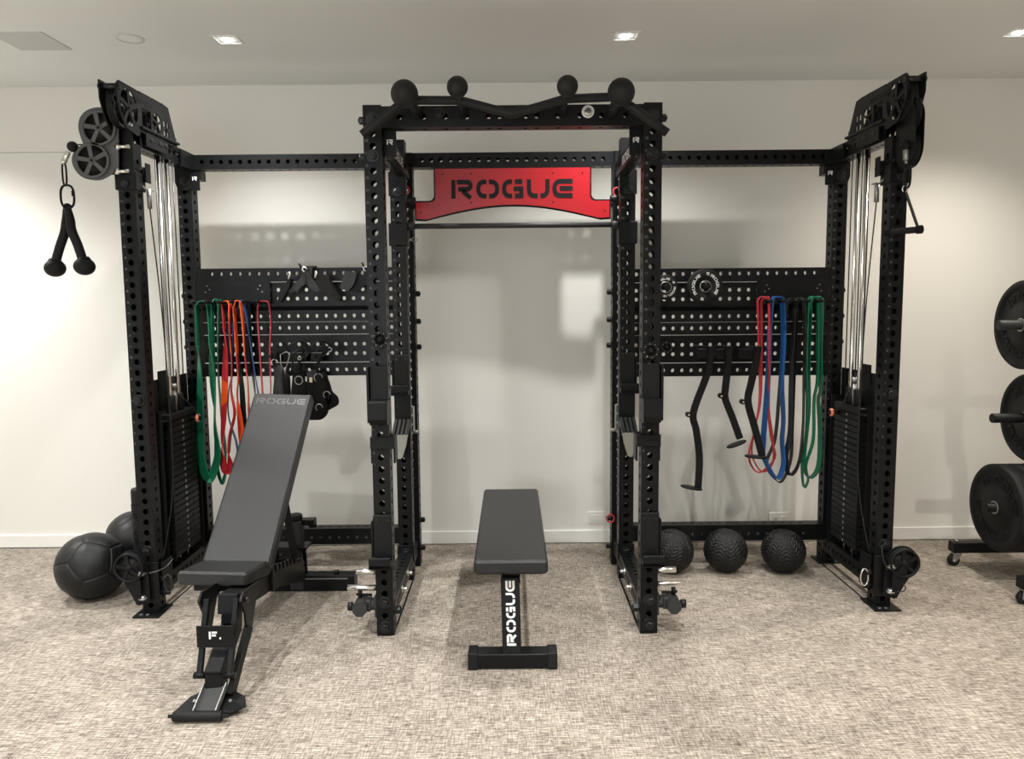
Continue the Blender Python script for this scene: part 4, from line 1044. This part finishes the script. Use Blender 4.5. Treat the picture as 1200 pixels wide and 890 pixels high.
b = MB(); flatpoly(b, [(980, 245), (1060, 220), (1110, 185), (1135, 300), (1120, 360), (1080, 338), (1040, 370), (980, 420), (880, 418), (930, 360), (970, 300)], yg+.015, .03, 320, 300, 10); b.build('yoke', 'dark_powder_coat', root)
b = MB(); q = P(428.5, 315, y=yg-.01); b.tube([q+V3(.011*math.cos(a), 0, .011*math.sin(a)) for a in [2*PI*i/16 for i in range(13)]], .0038, 8); b.build('ring', 'silver_coat', root)
b = MB(); b.tube([P(424.5, 308.5, y=yg-.03), P(427, 314, y=yg+.03), P(427, 318, y=yg+.06)], .005, 8); b.build('hanger', 'gunmetal_coat', root)

# ------------------------------------------------------------------ straps and cuffs under the left panel
ys = .80
for (u0, u1) in ((317, 327.5), (343, 361), (365, 380)):
    b = MB(); a, c = P(u0, 413, y=.84), P(u1, 423, y=.84); b.box(((a.x+c.x)/2, .855, (a.z+c.z)/2), (c.x-a.x, .09, a.z-c.z), ch=.003)
    m_ = (a.x+c.x)/2; b.cyl((m_, .85, a.z-.02), (m_, .74, a.z-.016), .008, seg=12); b.build('hook_block', 'black_plastic', rack)
def strapline(name, parent, pts, y, w, t, m_, deg=60):
    b = MB(); q = [P(u, v, y=y) for u, v in crom(pts, 6)]
    b.ribbon(q, [V3(math.sin(math.radians(deg)), -math.cos(math.radians(deg)), .1)]*len(q), w, t); return b.build(name, m_, parent)
def dring(b, u, v, y, r, open_=False):
    q = P(u, v, y=y); b.tube([q+V3(r*math.cos(a), 0, r*1.05*math.sin(a)) for a in [2*PI*i/20 for i in range(14 if open_ else 20)]], .0030, 8, closed=not open_)
def padshape(poly, y, depth, name, m_, parent, ox=310, oy=390, k=8.09):
    b = MB(); q = pp(poly, y, depth, ox, oy, k); n = len(q)
    sm = [tuple(p) for p in crom([np.array(x) for x in q+[q[0]]], 4)[:-1]]
    cx = sum(p[0] for p in sm)/len(sm); cz = sum(p[1] for p in sm)/len(sm)
    rows = []
    for (dy, s) in ((0, .0), (0, .80), (.006, .93), (depth*.3, 1), (depth*.7, 1), (depth-.006, .93), (depth, .8), (depth, 0)):
        rows.append([V3(cx+(p[0]-cx)*max(s, .01), y+dy, cz+(p[1]-cz)*max(s, .01)) for p in sm])
    b.grid(rows, closev=True, smooth=True, flip=False); return b.build(name, m_, parent)
root = empty('padded_strap', P(325, 440, y=ys), 'dark grey padded strap, leftmost of the gear hanging over the top of the tilted bench', 'strap')
padshape([(92, 322), (125, 312), (165, 345), (168, 450), (172, 640), (80, 640), (86, 450)], ys, .022, 'pad', 'grey_webbing', root)
strapline('strap', root, [(323, 412), (321, 420), (322, 430)], ys-.01, .02, .003, 'webbing')
b = MB(); dring(b, 321.5, 425, ys-.01, .016, True); b.build('ring', 'silver_coat', root)
root = empty('snap_hook_strap', P(333, 425, y=ys), 'thin black strap with steel snap hook between the grey padded strap and the black cuffs', 'strap')
strapline('strap', root, [(323, 410), (326, 402), (331, 401), (336, 407), (340, 413), (343, 425), (341, 437)], ys-.03, .012, .003, 'webbing')
b = MB(); b.tube([P(328.5, 416, y=ys-.03), P(335, 412.5, y=ys-.03), P(340, 414, y=ys-.03), P(337, 425, y=ys-.03), P(334, 436, y=ys-.03)], .0028, 8); b.tube([P(328.5, 416, y=ys-.03), P(329, 427, y=ys-.03), P(334, 436, y=ys-.03)], .0028, 8)
b.cyl(P(334, 431, y=ys-.03), P(334, 438, y=ys-.03), .0055, seg=10); b.build('snap_hook', 'grey_steel', root)
padshape([(165, 395), (215, 395), (235, 460), (232, 640), (175, 640), (160, 500)], ys+.01, .03, 'pad', 'webbing', root)
root = empty('ankle_cuff', P(350, 445, y=ys), 'black ankle cuff with D-rings hanging behind the top right corner of the tilted bench pad', 'strap')
padshape([(262, 400), (300, 380), (375, 385), (392, 450), (388, 640), (250, 640), (252, 480)], ys-.01, .05, 'cuff', 'webbing', root)
strapline('strap', root, [(337, 407), (344, 402), (352, 400), (359, 404), (363, 410), (358, 418), (351, 424), (351, 436)], ys-.03, .018, .0035, 'webbing')
strapline('strap', root, [(345, 414), (350, 410), (356, 411), (352, 422), (350, 432)], ys-.045, .014, .003, 'webbing')
b = MB(); dring(b, 350, 446, ys-.015, .021); dring(b, 351, 420, ys-.05, .008); b.build('d_ring', 'grey_steel', root)
padshape([(295, 300), (370, 300), (368, 372), (300, 372)], ys-.03, .012, 'buckle', 'black_plastic', root)
root = empty('ankle_cuff', P(375, 460, y=ys), 'large black padded cuff with cream tag, rightmost and lowest of the hanging gear', 'strap')
padshape([(400, 385), (460, 360), (545, 370), (590, 450), (585, 620), (588, 760), (540, 825), (470, 835), (405, 820), (390, 700), (380, 500)], ys, .06, 'cuff', 'webbing', root)
padshape([(585, 415), (622, 500), (640, 560), (690, 612), (697, 680), (640, 720), (590, 742), (575, 690), (620, 680), (632, 600), (600, 540)], ys+.025, .02, 'side_strap', 'webbing', root)
padshape([(596, 500), (612, 520), (640, 585), (632, 682), (588, 680), (592, 600)], ys+.04, .012, 'side_pad', 'grey_webbing', root)
padshape([(398, 365), (450, 380), (470, 430), (420, 440), (400, 420)], ys-.012, .014, 'grey_patch', 'grey_webbing', root)
strapline('strap', root, [(364, 407), (370, 401), (377, 399.5), (385, 403), (390, 410), (386, 416), (376, 418), (372, 430), (373, 438)], ys-.03, .018, .0035, 'webbing')
strapline('strap', root, [(370, 412), (377, 406), (384, 409), (380, 416), (371, 418)], ys-.045, .012, .003, 'webbing')
b = MB(); dring(b, 373, 443, ys-.015, .022, True); dring(b, 383, 463, ys-.01, .018, True); dring(b, 374, 478, ys-.012, .018, True); dring(b, 386.5, 410, ys-.04, .010); b.build('d_ring', 'grey_steel', root)
b = MB(); a = P(364.3, 445.5, y=ys-.014); b.box(a, (.016, .004, .026), ch=.001); b.build('label_tag', 'tag_cream', root)
b = MB(); a = P(358.8, 444.5, y=ys-.014); b.box(a, (.008, .004, .026), ch=.001); b.build('label_tag', 'white_print', root)

# ------------------------------------------------------------------ small weight plates on pegs of the right panel
def change_plate(u, v, r, th, name, label, marks, yf=.795):
    c = P(u, v, y=yf); root = empty(name, c, label, 'weight plate', 'small weight plates on the right storage panel')
    b = MB(); b.lathe(c+V3(0, th, 0), -Y, [(0, .026), (0, r-.004), (.004, r), (th-.003, r), (th, r-.003), (th, .026)], 56, closed=True)
    b.build('disc', 'black_rubber', root)
    b = MB()
    for mid in marks[0]: word(b, 'ROGUE', ring_fn(c-V3(0, .0008, 0), X, Z, r*.70, r*.155, math.radians(mid)) if False else (lambda u_, v_, h_, f=ring_fn(c, X, Z, r*.70, r*marks[2], math.radians(mid)): f(u_, v_, h_+.0006)), .0008, fine=True, th=.21)
    for ch, mid in marks[1]: word(b, ch, (lambda u_, v_, h_, f=ring_fn(c, X, Z, r*.74, r*marks[2]*.95, math.radians(mid)): f(u_, v_, h_+.0006)), .0008, th=.17)
    b.build('lettering', 'white_print', root)
    b = MB(); b.lathe(c+V3(0, .004, 0), -Y, [(0, .026), (0, .031), (.006, .031), (.006, .026)], 36, closed=True); b.build('steel_ring', 'grey_steel', root)
    b = MB(); b.cyl((c.x, yf-.055, c.z), (c.x, Y2-.03, c.z), .0155, seg=24, ch=.002); b.cyl((c.x, yf-.057, c.z), (c.x, yf-.055, c.z), .004, seg=10)
    b.build('storage_peg', 'black_powder_coat', rack)
change_plate(826.7, 335.8, .092, .032, 'weight_plate', 'larger black weight plate with white lettering on the upper right storage beam', ([12, 168], [('5', 80), ('5', -104)], .17))
change_plate(780.3, 337, .0655, .024, 'weight_plate', 'smaller black weight plate with white lettering, partly behind the right front post', ([-52, 118], [('2', 33)], .18), .80)

# ------------------------------------------------------------------ cranked bars hanging on the right panel
for (u0, u1) in ((818, 828), (838, 851), (866, 884)):
    b = MB(); a, c = P(u0, 409, y=.84), P(u1, 420, y=.84); b.box(((a.x+c.x)/2, .855, (a.z+c.z)/2), (c.x-a.x, .09, a.z-c.z), ch=.003); b.build('hook_block', 'black_plastic', rack)
def cable_bar(pts, knob, top, foot, label, y):
    root = empty('cable_bar', P(*pts[0], y=y), label, 'cable handle', 'cranked cable bars on the right storage panel')
    b = MB(); q = [P(u, v, y=y) for u, v in crom(pts, 5)]
    # blade that is slim from the front and deep toward the wall
    rows = []
    for i, p in enumerate(q):
        t = (q[min(i+1, len(q)-1)]-q[max(i-1, 0)]).normalized(); a = V3(t.z, 0, -t.x).normalized()
        w = .0175
        rows.append([p+a*x*w+Y*z for x, z in ((-1, -.008), (-.8, -.012), (.8, -.012), (1, -.008), (1, .008), (.8, .012), (-.8, .012), (-1, .008))])
    ids = b.grid(rows, closev=True, smooth=False); b.face(ids[0][::-1]); b.face(ids[-1])
    b.build('shaft', 'dark_powder_coat', root)
    b = MB(); k = P(*knob, y=y); b.cyl(k+V3(0, -.016, 0), k+V3(0, .016, 0), .014, seg=16, ch=.002); b.cyl(k+V3(0, -.019, 0), k+V3(0, -.016, 0), .006, seg=12, mi=1); b.build('pivot', ['dark_powder_coat', 'bright_steel'], root)
    for nm, (a, c), th in (('hanging_pad', top, .006), ('grip_pad', foot, .012)):
        b = MB(); a, c = P(*a, y=y), P(*c, y=y); d = (c-a); L = d.length; d.normalize(); n = V3(-d.z, 0, d.x); m0 = (a+c)/2; rows = []
        for (h, s) in ((-th/2, .0), (-th/2, .9), (-th*.2, 1), (th*.2, 1), (th/2, .9), (th/2, 0)):
            rows.append([m0+d*(L/2*max(s, .01)*math.cos(2*PI*i/28))+Y*(.034*max(s, .01)*math.sin(2*PI*i/28))+n*h for i in range(28)])
        b.grid(rows, closev=True); b.build(nm, 'dark_powder_coat', root)
cable_bar([(833.5, 407), (831, 430), (826, 446), (812.5, 484), (816, 505), (819.5, 537), (818, 572)], (806.5, 486), ((812, 404.5), (838, 407.5)), ((797.5, 569.5), (823, 574)), 'longest black cranked cable bar, leftmost of the three hanging from the right panel', .74)
cable_bar([(854, 407), (853, 430), (850, 455), (850, 468), (858, 489), (867, 514)], (844.5, 464), ((836, 405), (858, 406.5)), ((851.5, 525), (874.5, 516.5)), 'shortest black cranked cable bar, middle one of the three hanging from the right panel', .76)
cable_bar([(888, 407), (886, 425), (880, 450), (876.5, 471), (884, 500), (893, 534)], (870, 471), ((872, 406), (897, 407)), ((872.5, 534.5), (899.5, 536.5)), 'black cranked cable bar overlapping the red bands, rightmost of the three', .74)

# ------------------------------------------------------------------ flat bench
fb = empty('flat_bench', (-.022, .28, 0), 'black flat bench in the middle of the rack with white ROGUE lettering on its post', 'weight bench')
xb = -.024
b = MB(); b.box((xb, .285, .4165), (.297, 1.19, .057), ch=.010); b.build('pad', 'upholstery', fb)
b = MB(); b.box((xb, .285, .3855), (.262, 1.15, .006)); b.build('pad_board', 'black_plastic', fb)
b = MB(); b.box((xb, .285, .350), (.076, 1.02, .065), ch=.003); b.build('spine', 'black_powder_coat', fb)
for s, y in ((1, -.285), (-1, .855)):
    b = MB(); b.bar((xb+.002, y+s*.0, .05), (xb-.004, y+s*.06, .35), .076, .076, up=Y, ch=.003); b.build('post', 'black_powder_coat', fb)
    b = MB(); b.box((xb+.004, y-s*.006, .036), (.34, .076, .058), ch=.003); b.build('foot', 'black_powder_coat', fb)
    for q in (-1, 1):
        b = MB(); b.box((xb+.004+q*.160, y-s*.006, .036), (.040, .084, .070), ch=.004); b.build('foot_cap', 'black_rubber', fb)
b = MB(); d = (V3(xb-.004, -.225, .35)-V3(xb+.002, -.285, .05)).normalized(); Nn = X.cross(d)
o0 = V3(xb+.001, -.285, .05)+d*.168+Nn*.0385
word(b, 'ROGUE', flat(o0, d, -X, .037, 0.93), .0012, 0, th=.25)
b.box(V3(xb+.004, -.285, .05)+d*.042+Nn*.039, (.030, .001, .010), Matrix((X, Nn, d)).transposed(), mi=1)
b.box(V3(xb+.004, -.285, .05)+d*.055+Nn*.039, (.014, .001, .006), Matrix((X, Nn, d)).transposed(), mi=0)
b.build('lettering', ['white_print', 'grey_steel'], fb)['label'] = 'white ROGUE lettering running up the post'

# ------------------------------------------------------------------ adjustable bench
ab = empty('adjustable_bench', (-1.14, -.1, 0), 'black adjustable bench with raised back, in front of the left half of the rack', 'weight bench')
def pad(p0l, p0r, p1l, p1r, th, name, m_='upholstery'):
    m0 = (p0l+p0r)/2; m1 = (p1l+p1r)/2; w = ((p0r-p0l).length+(p1r-p1l).length)/2
    V = (m1-m0); L = V.length; V.normalize(); U = ((p0r-p0l)+(p1r-p1l)).normalized(); U = (U-V*U.dot(V)).normalized(); N = U.cross(V)
    b = MB(); R = Matrix((U, V, N)).transposed(); b.box((m0+m1)/2-N*th/2, (w, L, th), R, .009); b.build(name, m_, ab)
    return m0, m1, U, V, N, w, L
m0, m1, U, V, N, w, L = pad(P(237, 660, y=-.15), P(315, 661, y=-.15), P(297, 461, y=.5), P(367, 461, y=.5), .062, 'back_pad')
b = MB(); word(b, 'ROGUE', flat(m1-V*.052, U, V, .036, .90), .0012, 0, th=.2); b.build('lettering', 'embossed_vinyl', ab)['label'] = 'embossed ROGUE lettering on the back pad'
R_ = Matrix((U, V, N)).transposed()
b = MB(); b.box((m0+m1)/2-N*.070, (w-.04, L-.04, .008), R_); b.build('pad_board', 'black_plastic', ab)
b = MB()
for q in (-1, 1): b.box(m0.lerp(m1, .45)-N*.095+U*q*.055, (.025, L*.8, .045), R_, .002)
b.build('back_rail', 'black_powder_coat', ab)
s0, s1 = P(207, 670, y=-.35), P(289, 672, y=-.35); t0, t1 = V3(s0.x+.012, -.09, .392), V3(s1.x+.028, -.09, .392)
sm0, sm1, sU, sV, sN, sw, sL = pad(s0, s1, t0, t1, .055, 'seat_pad')
b = MB(); b.box((sm0+sm1)/2-sN*.068-sV*.01, (.17, .20, .026), Matrix((sU, sV, sN)).transposed(), .004); b.build('seat_bracket', 'black_powder_coat', ab)
xc = -1.115
xq = P(250, 775, y=-.6).x; b = MB(); b.bar((xq, -.585, .03), (xq, -.58, .145), .064, .060, up=Y, ch=.004); b.bar((xq, -.60, .118), (xq+.005, -.42, .235), .064, .060, up=Z, ch=.004); b.bar((xq+.005, -.43, .21), (xq, -.38, .35), .064, .055, up=Y, ch=.003); b.build('front_post', 'dark_powder_coat', ab)
b = MB(); b.bar((xq-.004, -.68, .028), (xq+.006, -.60, .085), .078, .012, ch=.002); b.build('front_step', 'gunmetal_coat', ab)
for q in (-1, 1):
    b = MB(); b.bar((xq-.004+q*.040, -.685, .032), (xq+.006+q*.040, -.60, .092), .004, .022, ch=0); b.build('step_edge', 'grey_steel', ab)
b = MB(); tl = V3(0, math.cos(.42), math.sin(.42)); b.prism([(-.125, .0), (-.085, .070), (-.045, .095), (.060, .100), (.115, .070), (.130, .030), (.085, .0)], (xq-.004, -.665, .012), X, tl, .006)
for q in (-1, 1): b.cyl(V3(xq+q*.065, -.665, .018)+tl*.045, V3(xq+q*.065, -.668, .025)+tl*.045, .006, seg=10, mi=1)
b.build('foot_plate', ['black_powder_coat', 'grey_steel'], ab)
b = MB(); b.cyl((xc-.108, -.695, .022), (xc+.066, -.695, .022), .0175, seg=20, ch=.002); b.cyl((xc-.125, -.695, .022), (xc+.09, -.695, .022), .007, seg=12); b.build('foot_roller', 'black_rubber', ab)
for q, xx in ((-1, P(238, 740, y=-.55).x), (1, P(273, 740, y=-.55).x)):
    b = MB(); b.bar((xx, -.600, .125), (xx, -.50, .375), .020, .020, up=Y, ch=.002)
    b.cyl((xx-.020, -.60, .125), (xx+.020, -.60, .125), .012, seg=14); b.build('strut', 'black_powder_coat', ab)
xf = (P(238, 740, y=-.55).x+P(273, 740, y=-.55).x)/2
b = MB(); b.box((xf, -.578, .262), (.135, .006, .082), ch=.001); word(b, 'F.', flat((xf+.002, -.5815, .268), X, Z, .028), .001, 1, .26); b.build('number_plate', ['black_powder_coat', 'white_print'], ab)
b = MB(); b.prism([(-.53, .375), (-.50, .40), (-.30, .375), (-.25, .35), (-.36, .33), (-.45, .19), (-.475, .20), (-.49, .31)], (xf+.075, 0, 0), Y, Z, .008)
b.prism([(-.53, .375), (-.50, .40), (-.30, .375), (-.25, .35), (-.36, .33), (-.45, .19), (-.475, .20), (-.49, .31)], (xf-.080, 0, 0), Y, Z, .008)
b.cyl((xf+.078, -.485, .365), (xf+.094, -.485, .365), .010, seg=12, mi=1)
b.bar((xf+.055, -.60, .05), (xf+.082, -.46, .25), .02, .04, ch=.002); b.build('side_bracket', ['black_powder_coat', 'black_bolt'], ab)
b = MB(); b.bar((xc+.02, -.48, .345), (xc+.012, .05, .255), .075, .075, ch=.003); b.bar((xc+.012, .02, .262), (xc, .52, .10), .075, .075, ch=.003); b.build('main_beam', 'dark_powder_coat', ab)
# toothed ladder
b = MB()
pts = [(-.08, .24), (.40, .155), (.42, .20)]
for i in range(9): y_ = .40-i*.055; z_ = .215+i*.012; pts += [(y_, z_+.0), (y_-.012, z_+.035), (y_-.032, z_+.035), (y_-.036, z_+.006)]
b.prism(pts[::-1] if False else pts, (xc+.055, 0, 0), Y, Z, .010); b.prism(pts, (xc-.045, 0, 0), Y, Z, .010); b.build('adjustment_ladder', 'black_powder_coat', ab)
b = MB(); 
sb = m0.lerp(m1, .55)-N*.11
for q in (-1, 1): b.bar(sb+U*q*.05, (xc+q*.045+.01, .30, .25), .02, .035, ch=.002)
b.cyl((xc-.07, .30, .25), (xc+.085, .30, .25), .011, seg=12); b.build('support_arm', 'black_powder_coat', ab)
px_ = P(349, 690, y=.55).x
b = MB(); b.box((px_, .56, .19), (.066, .066, .36), ch=.006); b.build('rear_post', 'gunmetal_coat', ab)
b = MB(); b.cyl((px_, .56, .37), (px_, .56, .402), .034, seg=28, ch=.006); b.build('post_cap', 'black_rubber', ab)
b = MB(); b.box((px_+.022, .575, .358), (.145, .05, .030), ch=.002); b.box((px_+.075, .60, .345), (.04, .01, .055), ch=.002); b.box((px_-.03, .55, .237), (.19, .10, .016), ch=.002)
b.prism([(-.11, .23), (-.035, .23), (-.035, .09), (-.05, .10), (-.07, .17)], (px_, .55, 0), X, Z, .006)
b.prism([(.03, .23), (.05, .23), (.055, .09), (.03, .09)], (px_, .55, 0), X, Z, .006); b.build('post_bracket', 'black_powder_coat', ab)
b = MB(); b.box((-1.135, .575, .043), (.61, .08, .078), ch=.003); b.box((-.99, .535, .068), (.25, .002, .006), mi=1); b.cyl((-.93, .575, .08), (-.93, .575, .098), .014, seg=8, mi=2)
b.build('rear_foot', ['black_powder_coat', 'grey_steel', 'black_bolt'], ab)

# ------------------------------------------------------------------ balls and roller
def ball_mesh(r, fn, nu=220, nv=120, sz=1.):
    b = MB(); rows = []
    for i in range(nv+1):
        t = -PI/2+PI*i/nv; row = []
        for j in range(nu):
            p = 2*PI*j/nu; d = V3(math.cos(t)*math.cos(p), math.cos(t)*math.sin(p), math.sin(t)); k = r*(1+fn(d, t, p))
            row.append(V3(d.x*k, d.y*k, d.z*k*sz))
        rows.append(row)
    b.grid(rows, closev=True); return b
def tread(d, t, p):
    # chevron lugs in belts round a tilted axis
    lon = math.atan2(d.y, d.x); lat = math.asin(max(-1, min(1, d.z)))
    n = 12; f = (lon/(2*PI)*n) % 1; v = (lat/PI*17 + (.9*abs(f-.5)*2 if int(lon/(2*PI)*n+99) % 2 == 0 else -.9*abs(f-.5)*2)) % 1
    if abs(lat) > 1.25: return 0.
    return .026 if (v < .60 and .06 < f < .94) else 0.
bm_ = ball_mesh(.114, tread, 260, 170)
first = None
for (u, v, lab, rot) in ((787, 645, 'small black textured slam ball, leftmost of three, half hidden by the right front post', (.5, .3, 0)), (850, 645, 'small black textured slam ball, middle one of three on the floor', (.25, 0, .2)), (918, 646, 'small black textured slam ball, rightmost of three, beside the right tower', (.1, -.35, .6))):
    c = P(u, v, z=.116)
    if first is None: o = first = bm_.build('slam_ball', 'tread_rubber', None, loc=(0, 0, 0))
    else: o = first.copy(); col.objects.link(o)
    o.location = (c.x, .785 if u < 900 else .765, .1165); o.rotation_euler = rot
    tag(o, lab, 'slam ball', 'slam balls in a row')
ICO = []
ph = (1+5**.5)/2
for a in (-1, 1):
    for c in (-ph, ph): ICO += [V3(0, a, c), V3(a, c, 0), V3(c, 0, a)]
ICO = [v.normalized() for v in ICO]
def seams(d, t, p):
    q = sorted([d.dot(v) for v in ICO], reverse=True); g = q[0]-q[1]
    k = -.030*math.exp(-(g/.022)**2) + .018*min(1, g/.25)
    return k
mb_ = ball_mesh(.168, seams, 220, 130, .95)
o = mb_.build('medicine_ball', 'leather', None, loc=(0, 0, 0)); o.location = (-2.15, .50, .160); o.rotation_euler = (.5, .35, .3)
tag(o, 'large black panelled medicine ball at the foot of the left tower, in front', 'medicine ball', 'medicine balls')
o2 = o.copy(); col.objects.link(o2); c = P(158, 634, y=.88); o2.location = (c.x, .90, .162); o2.rotation_euler = (1.1, .2, 1.3)
tag(o2, 'second large black medicine ball, behind the front one and mostly hidden', 'medicine ball', 'medicine balls')
b = MB(); c = P(151, 600, y=.62); xr = c.x+.068; pr = [(0, .0), (0, .058), (.004, .064)]
z = .02
for i in range(7):
    if i % 2 == 0: pr += [(z, .066), (z+.058, .066)]; z += .062
    else:
        for k in range(5): pr += [(z, .061), (z+.003, .061), (z+.004, .068), (z+.012, .068), (z+.013, .061)]; z += .0155
        z += .003
pr += [(z+.01, .064), (z+.012, .05), (z+.012, .0)]
b.lathe((xr, .66, 0), Z, pr, 36, caps=False, smooth=False); b.build('foam_roller', 'black_rubber')
tag(bpy.data.objects['foam_roller'], 'upright black ribbed foam roller standing behind the left tower post', 'foam roller')

# ------------------------------------------------------------------ bumper plate tree at the right edge
yt = .60
tree = empty('plate_tree', (2.93, yt, 0), 'black wheeled weight tree at the right edge, carrying bumper plates', 'weight rack')
b = MB(); b.box((2.95, yt, .78), (.076, .076, 1.42), ch=.003); b.build('post', 'black_powder_coat', tree)
for y in (.295, .84):
    b = MB(); b.box((2.80 + (.0), y, .106), (.80 if y > .5 else .76, .06, .056), ch=.003); b.build('base_leg', 'black_powder_coat', tree)
b = MB(); b.box((2.95, .57, .106), (.07, .49, .056), ch=.003); b.build('base_beam', 'black_powder_coat', tree)
for (x, y) in ((2.43, .84), (2.455, .295), (3.15, .84), (3.15, .295)):
    b = MB(); b.cyl((x, y, .078), (x, y, .066), .026, seg=20); b.cyl((x, y, .134), (x, y, .146), .010, seg=8); b.cyl((x, y, .146), (x, y, .152), .005, seg=10)
    for q in (-1, 1): b.prism([(-.024, .066), (.024, .066), (.012-.018, .024), (-.004-.018, .024), (-.016-.012, .03)], (x, y+q*.016-.0015, 0), X, Z, -.003)
    cf = b.build('caster', 'caster_steel', tree)
    b = MB(); b.lathe((x-.014, y+.0135, .031), -Y, [(0, .001), (0, .026), (.004, .031), (.023, .031), (.027, .026), (.027, .001)], 28); b.lathe((x-.014, y+.020, .031), -Y, [(0, .001), (0, .007), (.040, .007), (.040, .001)], 14, 1)
    b.build('wheel', ['black_rubber', 'caster_steel'], cf)
def bumper(xf, c, th, label, text=True):
    root = empty('bumper_plate', (xf, yt, c), label, 'bumper plate', 'bumper plates on the weight tree')
    r = .225; o_ = V3(xf+th, yt, c)
    b = MB(); b.lathe(o_, -X, [(0, .026), (0, .19), (.006, .195), (.006, r-.004), (.009, r), (th-.009, r), (th-.002, r-.006), (th-.002, .192), (th-.007, .186), (th-.007, .115), (th-.003, .110), (th-.003, .045), (th, .040), (th, .026)], 72, closed=True)
    if text:
        for mid in (45+15, 225+15):
            f = ring_fn((xf+.0068, yt, c), -Y, Z, .150, .042, math.radians(mid)); word(b, 'ROGUE', f, .0035, 0, th=.24, fine=True)
        for mid in (130, 310):
            f = ring_fn((xf+.0068, yt, c), -Y, Z, .150, .036, math.radians(mid)); word(b, 'r', f, .0035, 0, th=.26)
    b.build('disc', 'black_rubber', root)
    b = MB(); b.lathe(o_, -X, [(.001, .0255), (.001, .034), (th+.002, .034), (th+.002, .0255)], 32, closed=True); b.build('steel_hub', 'grey_steel', root)
xb_, zb_ = P(1165, 595, y=yt).x, P(1165, 595, y=yt).z
xt_, zt_ = P(1196, 381, y=yt).x, P(1196, 381, y=yt).z
xm_, zm_ = P(1203, 490, y=yt).x, P(1203, 490, y=yt).z
for i, (d, th, lab) in enumerate(((0, .082, 'front bumper plate on the lowest peg of the weight tree, nearest the rack'), (.084, .075, 'second bumper plate on the lowest peg, right behind the front one'), (.161, .060, 'third bumper plate on the lowest peg of the weight tree'), (.223, .060, 'innermost bumper plate on the lowest peg, against the tree post'))):
    bumper(xb_+d, zb_, th, lab, i == 0)
bumper(xt_, zt_, .06, 'bumper plate on the topmost peg at the right edge of the picture')
bumper(xm_, zm_, .045, 'bumper plate on the middle peg of the weight tree')
for (x, z, m_) in ((xb_-.045, zb_, 'black_powder_coat'), (P(1170, 381, y=yt).x, zt_, 'gunmetal_coat'), (P(1162, 490, y=yt).x, zm_, 'black_powder_coat')):
    b = MB(); b.cyl((x, yt, z), (2.915, yt, z), .0245, seg=28, ch=.003); b.cyl((2.90, yt, z), (2.912, yt, z), .05, seg=24); b.build('plate_peg', m_, tree)

# ------------------------------------------------------------------ world and colour
wd = bpy.data.worlds.new('world'); bpy.context.scene.world = wd; wd.use_nodes = True
wd.node_tree.nodes['Background'].inputs['Color'].default_value = (1, .97, .92, 1); wd.node_tree.nodes['Background'].inputs['Strength'].default_value = .05
sc = bpy.context.scene
sc.view_settings.view_transform = 'Standard'; sc.view_settings.look = 'None'; sc.view_settings.gamma = 1; sc.view_settings.use_curve_mapping = False
sc.view_settings.exposure = 0.48
